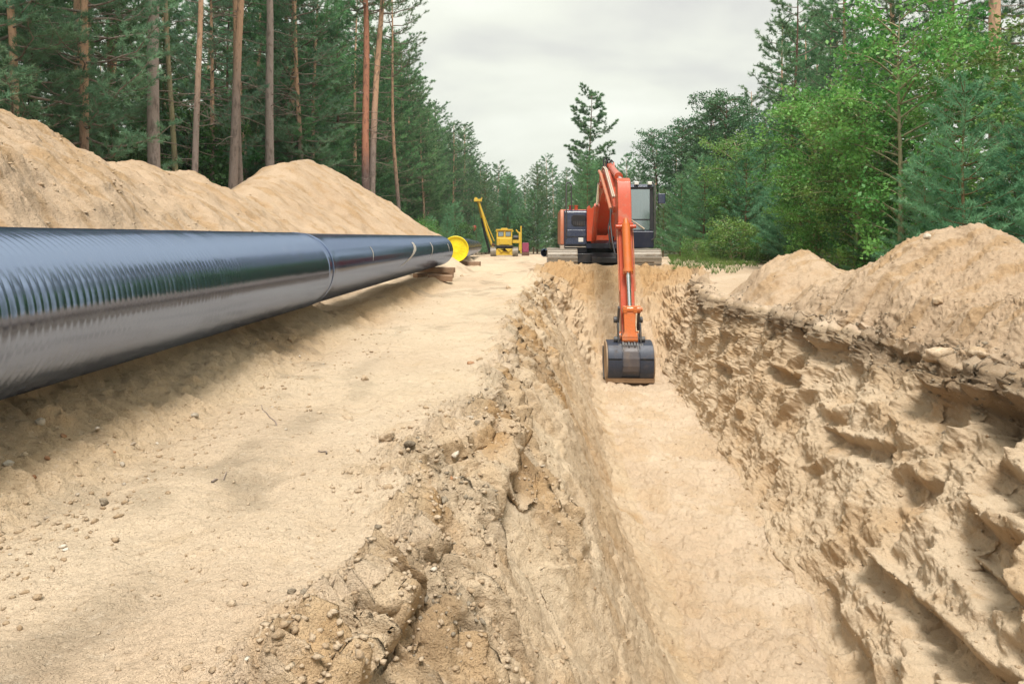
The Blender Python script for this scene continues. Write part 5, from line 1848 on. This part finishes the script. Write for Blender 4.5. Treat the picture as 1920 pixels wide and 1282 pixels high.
# ---- left stand: the trunks the picture shows one by one  (u, y, proto, scale, bark, label)
LT = [
    (236, 26.0, 'pine_tree', P_tall[2], 0.95, 'bark_red', 'dark red pine trunk left of the thick grey trunk behind the near sand heap'),
    (291, 19.5, 'pine_tree', P_tall[0], (1.0, 1.0, 1.0), 'bark_grey', 'thickest grey pine trunk rising behind the near sand heap'),
    (333, 20.5, 'pine_tree', P_tall[2], (0.62, 0.62, 0.85), 'bark_green', 'thin mossy green trunk just right of the thick grey pine'),
    (364, 20.0, 'pine_tree', P_tall[1], (0.55, 0.55, 0.82), 'bark_pine', 'thin crooked reddish trunk between the mossy trunk and the paired pines'),
    (436, 23.0, 'pine_tree', P_tall[0], (0.78, 0.78, 0.95), 'bark_pine', 'bright orange barked pine, left one of the crossing pair above the dip in the heaps'),
    (449, 23.6, 'pine_tree', P_tall[1], 0.80, 'bark_pine', 'grey footed pine, right one of the crossing pair above the dip in the heaps'),
    (473, 31.0, 'pine_tree', P_tall[2], 0.95, 'bark_pine', 'slim orange pine trunk between the crossing pair and the thick pine by the peaked heap'),
    (508, 27.0, 'pine_tree', P_tall[1], 1.0, 'bark_grey', 'thick pine trunk just left of the peaked sand heap'),
    (687, 34.0, 'pine_tree', P_tall[1], 1.12, 'bark_red', 'dark red pine trunk, left one of the double pine right of the peaked heap'),
    (695, 34.8, 'pine_tree', P_tall[0], 1.0, 'bark_pine', 'orange pine trunk, right one of the double pine right of the peaked heap'),
    (752, 42.0, 'pine_tree', P_tall[2], 0.95, 'bark_pine', 'slim orange trunk right of the double pine, at the open edge of the wood'),
]
leans = {4: (0.035, 0.0), 5: (-0.045, 0.0), 7: (-0.03, 0.0), 8: (-0.02, 0), 9: (0.03, 0), 1: (-0.012, 0), 3: (0.012, 0)}
for i, (u, y, nm, pr, s, bk, lab) in enumerate(LT):
    plant(pr, nm, ux(u, y), y, s, rnd.uniform(0, 6.28) * 0, lab, 'pine tree', 'pines at the front of the left wood', leans.get(i, (0, 0)), barks=bk)

# ---- branches reaching in from a pine left of the frame
o = plant(P_edge[0], 'pine_tree', -11.4, 13.2, 0.95, 0.7, 'pine at the left picture edge whose pale boughs hang over the near heap', 'pine tree', None, mats='needle_pale')

for (u, y, s, k, lab, mt) in ((592, 33, 0.85, 1, 'leafy boughed pine whose green limbs hang over the right shoulder of the middle heap', None),
                             (545, 31, 0.95, 0, 'pine with green limbs right behind the thick trunk by the peaked heap', None),
                             (60, 20, 0.85, 2, 'green limbed pine standing behind the left heap near the picture edge', 'needle_pale'),
                             (395, 26, 0.7, 1, 'pine with drooping pale boughs between the crooked and the crossing trunks', 'needle_pale'),
                             (160, 24, 0.8, 0, 'green limbed pine left of the dark red trunk', None),
                             (150, 17.5, 0.78, 0, 'pine whose pale needled boughs spread over the top of the near heap', 'needle_pale'),
                             (10, 15.5, 0.8, 1, 'pine with long pale boughs in the upper left picture corner', 'needle_pale'),
                             (565, 30, 0.72, 0, 'short fresh green pine behind the shoulder of the peaked heap', 'needle_pale'),
                             (640, 38, 0.95, 2, 'dense pine just left of the double pine', None)):
    plant(P_edge[k], 'pine_tree', ux(u, y), y, s, rnd.uniform(0, 6.28), lab, 'pine tree', 'green limbed pines at the front of the left wood', mats=mt)

# ---- rows behind: leafy mass of the left wood
lab_bg = 'dark green pine standing deeper inside the left wood'
for row, (L0, y0, y1, step, protos) in enumerate((
        (13.6, 15, 112, 4.6, P_edge), (11.3, 34, 118, 4.0, P_edge), (10.0, 46, 120, 4.2, P_edge + P_far), (17.5, 16, 110, 5.0, P_far), (22.5, 20, 110, 6.0, P_far), (29, 26, 100, 7.0, P_far))):
    y = y0
    while y < y1:
        pr = rnd.choice(protos)
        if y > 62: pr = rnd.choice(P_far + [P_edge[1]])
        x = -L0 + 0.0286 * y + rnd.uniform(-1.1, 0.9)
        s = rnd.uniform(0.85, 1.15) * (1.0 if row else 1.0)
        plant(pr, 'pine_tree', x, y + rnd.uniform(-1, 1), s, rnd.uniform(0, 6.28),
              lab_bg if row in (0, 3, 4, 5) else 'green pine in the long edge of the left wood beyond the double pine', 'pine tree',
              'pines inside the left wood' if row in (0, 3, 4, 5) else 'pines along the edge of the left wood', z=-0.2 - 0.4 * (y > 50))
        y += step * rnd.uniform(0.75, 1.3)
# understorey on the left
for k in range(34):
    y = 15 + 62 * (k / 34) ** 1.1; x = -rnd.uniform(11.2, 15.5) + 0.0286 * y
    pr, nm, lb = rnd.choice(((P_hazel[0], 'hazel_bush', 'dark leafy bush in the shade under the left pines'), (P_spruce[0], 'young_spruce', 'young spruce in the shade under the left pines'), (P_hazel[0], 'hazel_bush', 'dark leafy bush in the shade under the left pines')))
    plant(pr, nm, x, y, rnd.uniform(0.9, 1.5), rnd.uniform(0, 6.28), lb, 'bush' if 'bush' in nm else 'spruce', 'undergrowth of the left wood', mats='leaf_dark' if 'bush' in nm else None)
for k in range(20):
    y = 30 + 2.3 * k + rnd.uniform(-.6, .6); x = -rnd.uniform(7.9, 9.6) + 0.0286 * y + (0.9 if y > 44 else 0)
    s = rnd.uniform(0.7, 1.5)
    plant(P_hazel[1] if k % 3 else P_young[2], 'bush' if k % 3 else 'young_pine', x, y, s, rnd.uniform(0, 6.28),
          'bright green bush along the foot of the left wood' if k % 3 else 'small young pine at the foot of the left wood', 'bush' if k % 3 else 'young pine',
          'low green growth along the left wood')
for k in range(16):
    y = 52 + 3 * k; x = -rnd.uniform(4.6, 7.0) * (1 if y < 80 else 0.8) + 0.0286 * y - 0.8
    plant(rnd.choice([P_hazel[0], P_young[0]]), 'bush', x, y, rnd.uniform(0.6, 1.1), rnd.uniform(0, 6.28),
          'rounded green bush beyond the yellow capped pipe', 'bush', 'bushes between the capped pipe and the pipelayer', mats=None)

# ---- end of the corridor
for k in range(46):
    x = -17 + 36 * rnd.random(); y = 98 + 34 * rnd.random()
    plant(rnd.choice(P_far + [P_far[1]]), 'pine_tree', x, y, rnd.uniform(0.72, 0.92), rnd.uniform(0, 6.28), 'bluish green pine in the far wood that closes the corridor', 'pine tree', 'pines of the far wood')
for k in range(22):
    x = -5 + 14 * rnd.random(); y = 84 + 12 * rnd.random()
    plant(rnd.choice([P_spruce[0], P_young[0], P_hazel[0]]), 'young_tree', x, y, rnd.uniform(0.8, 1.4), rnd.uniform(0, 6.28), 'low bluish green young tree in front of the far wood behind the pipelayer', 'young tree', 'young trees before the far wood')
plant(P_clear[0], 'pine_tree', ux(1100, 80), 80, 1.06, 1.0, 'lone tall pine standing clear against the sky behind the excavator', 'pine tree', None)
for k in range(9):
    x = 4.2 + 4.2 * rnd.random(); y = 62 + 22 * rnd.random()
    plant(rnd.choice([P_spruce[0], P_young[0]]), 'young_pine', x, y, rnd.uniform(0.9, 1.25), rnd.uniform(0, 6.28), 'young pine in the clump behind the excavator', 'young pine', 'young pines behind the excavator')

# ---- right side
RT = [
    (1490, 42, 'pine_tree', P_lone[0], 0.93, None, 'tall open crowned pine on the right, first to break the skyline', 'needle'),
    (1590, 36, 'pine_tree', P_edge[0], 1.0, None, 'tall dense pine right of the open crowned one', None),
    (1670, 31, 'pine_tree', P_edge[1], 1.15, None, 'tall pine whose red trunk shows above the bright leafy tree', None),
    (1872, 19, 'pine_tree', P_tall[0], 1.05, 'bark_pine', 'big orange barked pine at the upper right picture edge', None),
    (1780, 26, 'pine_tree', P_edge[0], 1.1, None, 'dark pine behind the bright leafy tree', None),
    (1960, 22, 'pine_tree', P_edge[1], 1.1, None, 'dark pine at the right picture edge behind the young pines', None),
    (1560, 46, 'pine_tree', P_edge[1], 1.0, None, 'pine behind the tall dense pine on the right', None),
]
for (u, y, nm, pr, s, bk, lab, mt) in RT:
    plant(pr, nm, ux(u, y), y, s, rnd.uniform(0, 6.28), lab, 'pine tree', 'tall pines of the right wood', barks=bk)
for (u, y, s, k, lab) in ((1235, 50, 0.86, 0, 'leftmost thin birch, just right of the dark conifer by the cab'), (1275, 48, 0.98, 1, 'second birch from the left against the sky'),
        (1320, 46, 1.0, 0, 'birch in the middle of the row against the sky'), (1362, 44, 1.06, 1, 'tallest birch of the row against the sky'),
        (1400, 47, 0.95, 0, 'birch just left of the tall open crowned pine'), (1430, 41, 0.85, 1, 'rightmost lower birch, beneath the open crowned pine'), (1300, 54, 1.05, 1, 'farther birch showing between the front ones')):
    plant(P_birch[k], 'birch_tree', ux(u, y), y, s, rnd.uniform(0, 6.28), lab, 'birch tree', 'birches behind the right young pines')
for (u, y, s) in ((1197, 52, 0.92), (1212, 46, 0.62), (1243, 40, 0.5)):
    plant(P_spruce[0], 'young_spruce', ux(u, y), y, s, rnd.uniform(0, 6.28), 'dark dense conifer just right of the excavator cab', 'conifer', 'dark conifers beside the cab')
for (i, (u, y, s, k)) in enumerate(((1275, 34, 0.85, 0), (1318, 31, 0.95, 0), (1355, 33, 1.05, 1), (1395, 29, 0.95, 0), (1435, 31, 1.1, 0), (1480, 30, 1.0, 1), (1520, 28, 1.0, 0), (1412, 36, 1.2, 1), (1300, 40, 1.1, 0))):
    plant(P_young[k], 'young_pine', ux(u, y), y, s, rnd.uniform(0, 6.28), ['soft young pine nearest the excavator mirror', 'second soft young pine right of the excavator', 'third soft young pine right of the excavator', 'young pine at the middle of the row, standing a little forward', 'fifth young pine of the row right of the excavator', 'sixth young pine of the row, left of the pale stemmed tree', 'last young pine of the row, above the small pointed heap', 'tall young pine behind the middle of the row', 'young pine behind the first two of the row'][i], 'young pine', 'young pines right of the excavator')
for (u, y, s, k, lab) in ((1690, 15.5, 0.97, 0, 'bright green leafy tree rising behind the valley between the right sand heaps'),
                          (1600, 18, 0.86, 1, 'lower bright leafy tree left of the tall leafy one'),
                          (1545, 21, 0.8, 0, 'leafy tree above the small pointed heap'),
                          (1800, 18, 0.98, 0, 'leafy tree behind the big young pine on the right'),
                          (1905, 15, 0.92, 1, 'leafy tree at the right picture edge'),
                          (1500, 22.5, 0.62, 1, 'small leafy tree with a pale stem left of the small heap')):
    plant(P_dec[k], 'leafy_tree', ux(u, y), y, s, rnd.uniform(0, 6.28), lab, 'leafy tree', 'leafy trees right of the trench')
for (u, y, s, k, lab) in ((1470, 25, 0.85, 1, 'young pine just behind the small pointed heap on its left'), (1540, 24, 0.9, 0, 'young pine in front of the leafy tree above the small heap'), (1815, 12.8, 0.88, 0, 'large soft young pine right behind the peak of the largest right heap'),
                          (1740, 14.2, 0.70, 1, 'young pine left of the large soft one behind the right heap'),
                          (1895, 13.3, 0.80, 1, 'young pine between the large soft one and the picture edge'),
                          (1640, 17.2, 0.66, 2, 'low young pine in the dip between the right heaps'),
                          (1590, 19.3, 0.6, 2, 'low young pine just behind the small pointed heap'),
                          (1960, 12.5, 0.85, 0, 'young pine cut by the right picture edge')):
    plant(P_young[k], 'young_pine', ux(u, y), y, s, rnd.uniform(0, 6.28), lab, 'young pine', 'young pines behind the right sand heaps')
for k in range(34):
    y = 17 + 34 * (k / 34); x = ux(1250, y) + 1.8 + rnd.uniform(0, 6.5) + max(0, (24 - y)) * 0.45
    if x < 8.3: x = 8.3 + rnd.random()
    pr, nm, lb, ct = rnd.choice(((P_hazel[0], 'leafy_bush', 'leafy bush filling the gap between the right hand trees', 'bush'), (P_young[1], 'young_pine', 'young pine deeper in the right thicket', 'young pine'), (P_dec[1], 'leafy_bush', 'leafy bush filling the gap between the right hand trees', 'bush')))
    plant(pr, nm, x, y, rnd.uniform(0.7, 1.05), rnd.uniform(0, 6.28), lb, ct, 'thicket right of the trench')
for k in range(20):
    y = 24 + 24 * rnd.random(); x = ux(1250, y) + 0.9 + rnd.uniform(0, 3.0) + 0.0 * y
    plant(P_hazel[1], 'low_bush', x, y, rnd.uniform(0.5, 0.95), rnd.uniform(0, 6.28), 'low leafy bush at the sandy edge right of the excavator', 'bush', 'low bushes along the right edge')
for k in range(30):
    y = 20 + 80 * rnd.random(); x = 19 + 0.02 * y + rnd.uniform(0, 16)
    plant(rnd.choice(P_far), 'pine_tree', x, y, rnd.uniform(0.95, 1.3), rnd.uniform(0, 6.28), 'pine deeper inside the right wood', 'pine tree', 'pines inside the right wood')
for k in range(16):
    y = 50 + 48 * rnd.random(); x = 9.2 + rnd.uniform(0, 7)
    plant(rnd.choice(P_far + P_spruce), 'pine_tree', x, y, rnd.uniform(0.5, 0.8), rnd.uniform(0, 6.28), 'lower pine behind the birches on the right', 'pine tree', 'lower pines behind the birches')

# the wood goes on to the right of and behind the viewer (it is what the pipe mirrors)
for k in range(20):
    y = -34 + 2.4 * k; x = 17.5 + rnd.uniform(0, 5)
    plant(P_far[k % 2], 'pine_tree', x, y, rnd.uniform(0.85, 1.1), rnd.uniform(0, 6.28), 'pine of the right wood beside the viewer, mirrored in the black pipe', 'pine tree', 'pines of the right wood beside the viewer', z=0)
    if k % 2 == 0:
        plant(P_young[k % 3], 'young_pine', 10 + rnd.uniform(0, 1.5), y, rnd.uniform(0.8, 1.1), rnd.uniform(0, 6.28), 'young pine of the right wood beside the viewer, mirrored in the black pipe', 'young pine', 'young pines of the right wood beside the viewer', z=0)

# ---- grass at the wood edges
rg = np.random.default_rng(5)
gp_ = []
for k in range(2600):
    if rg.random() < 0.6:
        y = rg.uniform(21, 50); x = ux(1250, y) + rg.uniform(-0.4, 2.4) + 0.5
    else:
        y = rg.uniform(34, 75); x = -8.6 + 0.0286 * y + rg.uniform(-0.9, 0.9) + (1.0 if y > 46 else 0)
    if noise2(np.array([x * 0.6]), np.array([y * 0.6]))[0] < -0.05: continue
    gp_.append((x, y, gz(x, y)))
gp_ = np.array(gp_)
D_ = np.tile([0, 0, 1.0], (len(gp_), 1))
gm = tufts_mesh('grass', gp_, D_, rg, k=14, L=0.24, w=0.009, spread=0.5, back=0.0)
tag(link('grass', gm, M['grass']), 'green grass along the sandy edge of the woods', kind='stuff')
# ------------------------------------------------------------------ stones and clods
def rock_mesh(seed, sub=2, rough=0.25, flat=0.75, box=0.0):
    bm = bmesh.new(); bmesh.ops.create_icosphere(bm, subdivisions=sub, radius=1.0)
    V = np.array([v.co[:] for v in bm.verts]); F = np.array([[v.index for v in f.verts] for f in bm.faces]); bm.free()
    rg = np.random.default_rng(seed)
    for _ in range(7):       # chop facets
        n = rand_dirs(rg, 1)[0]; c = rg.uniform(0.42, 0.85); dd = V @ n
        V = V - np.outer(np.maximum(0, dd - c) * (0.6 + 0.4 * box), n)
    s = seed * 3.1
    V = V * (1 + rough * fbm3(V[:, 0] * 1.4 + s, V[:, 1] * 1.4, V[:, 2] * 1.4, 3, 0.6))[:, None]
    V = V * np.array([1.0, rg.uniform(0.65, 0.9), flat])
    V = V * (1 + 0.5 * rough * noise3(V[:, 0] * 4 + s, V[:, 1] * 4, V[:, 2] * 4))[:, None]
    return V, F


ROCKS = []
for k in range(6):
    V, F = rock_mesh(400 + k, 3, 0.34, 0.72)
    ROCKS.append(np_mesh('clod', V, F, smooth=False))
STONES = []
for k in range(4):
    V, F = rock_mesh(450 + k, 3, 0.24, 0.58)
    STONES.append(np_mesh('stone', V, F, smooth=True))
rnd = random.Random(77)


def put(meshes, name, x, y, r, mat, label, cat, group, sink=0.3):
    p, n = surf(x, y)
    me = rnd.choice(meshes)
    o = bpy.data.objects.new(name, me); COL.objects.link(o)
    if not me.materials: me.materials.append(M[mat])
    o.material_slots[0].link = 'OBJECT'; o.material_slots[0].material = M[mat]
    o.location = p + n * r * (0.6 - sink)
    o.rotation_euler = (rnd.uniform(-.5, .5), rnd.uniform(-.5, .5), rnd.uniform(0, 6.28))
    k = rnd.uniform(0.85, 1.15)
    o.scale = (r * k, r, r / k)
    tag(o, label, cat, group)
    return o


def uvpos(u, v, z=0.0):
    y = FPX * (EYE - z) / (v - 448)
    return (u - 960) / FPX * y, y


# individual ones seen in the photograph: (u, v, ground z guess, radius px, kind, label)
ST = [
    (72, 836, .10, 15, 'stone', 'whitish squarish stone on the shaded foot of the berm at left'),
    (118, 848, .06, 9, 'red_stone', 'reddish brown stone right of the whitish squarish one'),
    (62, 915, .02, 10, 'red_stone', 'rust red stone at the foot of the berm near the left edge'),
    (12, 912, .03, 12, 'stone', 'pale rounded stone at the left picture edge'),
    (194, 938, 0.0, 13, 'dark_clod', 'lone dark grey clod on the path below the pipe'),
    (225, 866, .02, 8, 'stone', 'small white stone at the foot of the berm'),
    (213, 855, .03, 6, 'red_stone', 'small rust red stone beside the small white stone'),
    (83, 890, .03, 8, 'red_stone', 'brown upright clod at the foot of the berm'),
    (45, 893, .04, 9, 'clod', 'flat tan clod at the foot of the berm near the left edge'),
    (183, 824, .08, 7, 'stone', 'pale pebble on the slope of the berm'),
    (248, 838, .03, 7, 'stone', 'pale oval pebble above the small white stone'),
    (140, 926, 0.0, 6, 'stone', 'white pebble on the path left of the dark grey clod'),
    (366, 778, .04, 10, 'stone', 'pale stone standing at the foot of the berm below the pipe middle'),
    (296, 826, .02, 5, 'stone', 'pale pebble at the path edge left of the standing pale stone'),
    (497, 714, .02, 9, 'clod', 'tan clod at the foot of the berm under the pipe joint'),
    (512, 666, .04, 8, 'clod', 'brown clod in the crumbly strip below the pipe'),
    (540, 658, .04, 8, 'clod', 'squat clod right of the brown one in the crumbly strip'),
    (596, 604, .04, 6, 'stone', 'pale pebble near the shadow of the pipe'),
    (545, 685, 0.0, 6, 'clod', 'small clod on the open path'),
    (686, 716, 0.0, 9, 'clod', 'flat brown clod alone in the middle of the path'),
    (648, 774, 0.0, 12, 'clod', 'low tan clod beside a scuff on the path'),
    (596, 772, 0.0, 7, 'clod', 'small flat clod left of the low tan one'),
    (546, 1124, 0.0, 12, 'dark_clod', 'left one of two rounded grey stones by the near trench lip'),
    (570, 1128, 0.0, 10, 'dark_clod', 'right one of two rounded grey stones by the near trench lip'),
    (728, 815, .06, 20, 'clod', 'large tan clod at the top left of the clod heap on the lip'),
    (722, 856, .05, 16, 'clod', 'squarish tan clod below the large one on the lip'),
    (766, 828, .06, 15, 'dark_clod', 'dark cracked clod in the clod heap on the lip'),
    (727, 891, .04, 13, 'clod', 'tan clod alone below the clod heap on the lip'),
    (857, 780, .10, 17, 'clod', 'big tan clod at the top of the clod heap'),
    (853, 805, .08, 12, 'stone', 'pale rounded stone among the clods of the lip'),
    (877, 755, .12, 10, 'stone', 'grey white stone at the crest of the clod heap'),
    (895, 762, .12, 11, 'dark_clod', 'dark clod beside the grey white stone at the crest'),
    (850, 850, .02, 14, 'stone', 'pale elongated stone in the middle of the slumped lip'),
    (845, 870, .02, 8, 'red_stone', 'rust brown stone under the pale elongated one'),
    (830, 935, -.05, 12, 'dark_clod', 'grey stone on the slump below the clod heap'),
    (775, 1170, -.12, 20, 'clod', 'large round clod half buried in the near slump'),
    (885, 672, .05, 9, 'red_stone', 'rusty clod at the left end of the dark earth patch on the lip'),
    (900, 662, .05, 8, 'clod', 'tan clod next to the rusty one at the dark earth patch'),
    (952, 540, .0, 7, 'clod', 'tan stone beside the far lip of the trench'),
    (867, 524, .0, 5, 'clod', 'small clod on the path near the end of the first pipe'),
]
for (u, v, z, rp, kd, lb) in ST:
    x, y = uvpos(u, v, z)
    r = rp / FPX * y * 0.85
    if kd in ('stone', 'red_stone'):
        put(STONES, 'stone', x, y, r, kd, lb, 'stone', 'stones along the trench and the pipe')
    else:
        put(ROCKS, 'earth_clod', x, y, r, kd, lb, 'clod of earth', 'clods of earth along the trench and the pipe')
for (x, y, r, kd, lb) in ((5.55, 7.6, 0.075, 'stone', 'smooth white stone on the low heap at the right picture edge'),
                          (4.9, 8.6, 0.07, 'clod', 'rounded tan clod at the foot of the low right heap'),
                          (4.25, 7.3, 0.16, 'clod', 'dark brown lump hanging on the right lip of the trench'),
                          (4.42, 7.1, 0.10, 'clod', 'smaller lump right of the dark brown one on the lip'),
                          (5.75, 10.3, 0.07, 'stone', 'pale stone at the very peak of the largest right heap'),
                          (3.0, 19.3, 0.14, 'clod', 'tan boulder like clod on the head wall left of the stick')):
    put(ROCKS if kd == 'clod' else STONES, 'earth_clod' if kd == 'clod' else 'stone', x, y, r, kd, lb, 'clod of earth' if kd == 'clod' else 'stone', None)

# scattered crumbs, past counting: joined
small = []
for k in range(6):
    bm = bmesh.new(); bmesh.ops.create_icosphere(bm, subdivisions=1, radius=1.0)
    V = np.array([v.co[:] for v in bm.verts]); F = np.array([[v.index for v in f.verts] for f in bm.faces]); bm.free()
    rg = np.random.default_rng(500 + k)
    if k % 2:
        V = V * rg.uniform(0.35, 1.25, (len(V), 1)) * np.array([1, .75, .5])
        small.append((V, F))
    else:
        V0 = np.array([[0, 0, 1], [.9, 0, .3], [.2, .8, .4], [-.7, .6, .2], [-.8, -.5, .3], [.2, -.9, .3], [.5, .4, -.6], [-.4, .3, -.6], [0, -.6, -.6]]) * rg.uniform(0.45, 1.3, (9, 1)) * np.array([1, 1, .7])
        F0 = np.array([[0, 1, 2], [0, 2, 3], [0, 3, 4], [0, 4, 5], [0, 5, 1], [1, 6, 2], [2, 6, 7], [2, 7, 3], [3, 7, 4], [4, 7, 8], [4, 8, 5], [5, 8, 1], [1, 8, 6], [6, 8, 7]])
        small.append((V0, F0))


def scatter(name, mat, weight, n, rmin, rmax, seed, label, sink=0.2, powr=3.2):
    rg = np.random.default_rng(seed)
    # weight per grid vertex times its own ground area
    dA = np.abs(np.gradient(GX, axis=1)) * np.abs(np.gradient(GY, axis=0))
    w = (weight * dA).ravel(); w = np.maximum(w, 0); w /= w.sum()
    ids = rg.choice(len(w), n, p=w)
    Pp = P.reshape(-1, 3)[ids]; Nn_ = NV[ids]
    VV = []; FF = []; c = 0
    for i in range(n):
        V, F = small[rg.integers(0, 6)]
        r = rmin + (rmax - rmin) * rg.random() ** powr
        a = rg.uniform(0, 6.28); ca, sa = math.cos(a), math.sin(a)
        sc = r * rg.uniform(0.55, 1.35, 3)
        q = V * sc
        q = np.stack([q[:, 0] * ca - q[:, 1] * sa, q[:, 0] * sa + q[:, 1] * ca, q[:, 2]], 1)
        VV.append(q + Pp[i] + Nn_[i] * r * (0.35 - sink)); FF.append(F + c); c += len(V)
    me = np_mesh(name, np.concatenate(VV), np.concatenate(FF))
    return tag(link(name, me, M[mat]), label, kind='stuff')


vis = (GY > 1.5) & (GY < 30) & (np.abs(GX) < 0.75 * GY + 0.6)
inv = vis / np.maximum(GY, 2.0) ** 1.3
scatter('crumbs', 'clod', inv * rough_l * (X < xbl) * 1.0, 11000, 0.002, 0.02, 1, 'crumbled earth along the left lip of the trench')
scatter('dark_crumbs', 'dark_clod', inv * rough_l * (soil > 0.15), 700, 0.003, 0.02, 2, 'dark topsoil crumbs on the lip of the trench')
xpc = -2.56 + 0.0286 * GY
berm = np.exp(-((GX - xpc - 0.72) / 0.25) ** 2) * (GY < 19)
scatter('crumbs', 'clod', inv * berm, 1700, 0.003, 0.020, 3, 'crumbs at the foot of the berm under the pipe')
scatter('pebbles', 'stone', inv * (berm + 0.5 * rough_l), 160, 0.005, 0.022, 4, 'pale pebbles at the foot of the berm and on the lip')
scatter('crumbs', 'clod', inv * path * (GX < 1), 4500, 0.002, 0.012, 5, 'fine crumbs strewn over the sandy path')
scatter('crumbs', 'clod', inv * (wE + wC * 0.35), 5000, 0.003, 0.022, 6, 'crumbs lodged on the walls of the trench')
scatter('crumbs', 'clod', inv * onheap, 4500, 0.005, 0.03, 7, 'crumbs lying on the sand heaps')
scatter('crumbs', 'clod', inv * wD * (0.3 + 1.2 * np.exp(-((X - xbr) / 0.25) ** 2)), 1300, 0.005, 0.03, 8, 'crumbs on the trench floor')
scatter('dark_crumbs', 'dark_clod', inv * lipU, 900, 0.008, 0.045, 9, 'dark topsoil crumbs on the right lip of the trench')

# dead twigs and root ends
tw = random.Random(9)
TW = [(470, 690, 'thin dry root lying across the path'), (615, 850, 'short grey twig on the path'), (400, 905, 'dark twig in the path ruts'),
      (520, 800, 'upright dry stalk on the path'), (905, 700, 'dark root end on the lip'), (935, 640, 'curved dark root on the far lip')]
for (u, v, lb) in TW:
    x, y = uvpos(u, v, 0.0); a = tw.uniform(0, 3.1); L = tw.uniform(0.10, 0.22)
    W = Wood(); pts = []
    for k in range(6):
        xx = x + math.cos(a) * L * k / 5 + tw.uniform(-.01, .01); yy = y + math.sin(a) * L * k / 5 + tw.uniform(-.01, .01)
        pts.append((xx, yy, gz(xx, yy) + 0.006 + (0.022 * k if 'upright' in lb else 0)))
    W.tube(pts, 0.005, 0.002, 5)
    tag(link('twig', W.mesh('twig'), M['twig']), lb, 'twig', 'twigs and roots on the sand')
# ------------------------------------------------------------------ air
m = MB(); m.box((-420, -140, -4.5), (420, 430, 24))
hz_o = m.build('haze', None)
hm = bpy.data.materials.new('haze_air'); hm.use_nodes = True
hn = hm.node_tree; hn.nodes.clear()
ho = hn.nodes.new('ShaderNodeOutputMaterial'); pv = hn.nodes.new('ShaderNodeVolumePrincipled')
pv.inputs['Color'].default_value = (0.80, 0.93, 0.95, 1)
pv.inputs['Density'].default_value = 0.0005
pv.inputs['Anisotropy'].default_value = 0.2
hn.links.new(pv.outputs[0], ho.inputs['Volume'])
hz_o.data.materials.append(hm)
tag(hz_o, 'thin pale haze in the air of the corridor', kind='stuff')
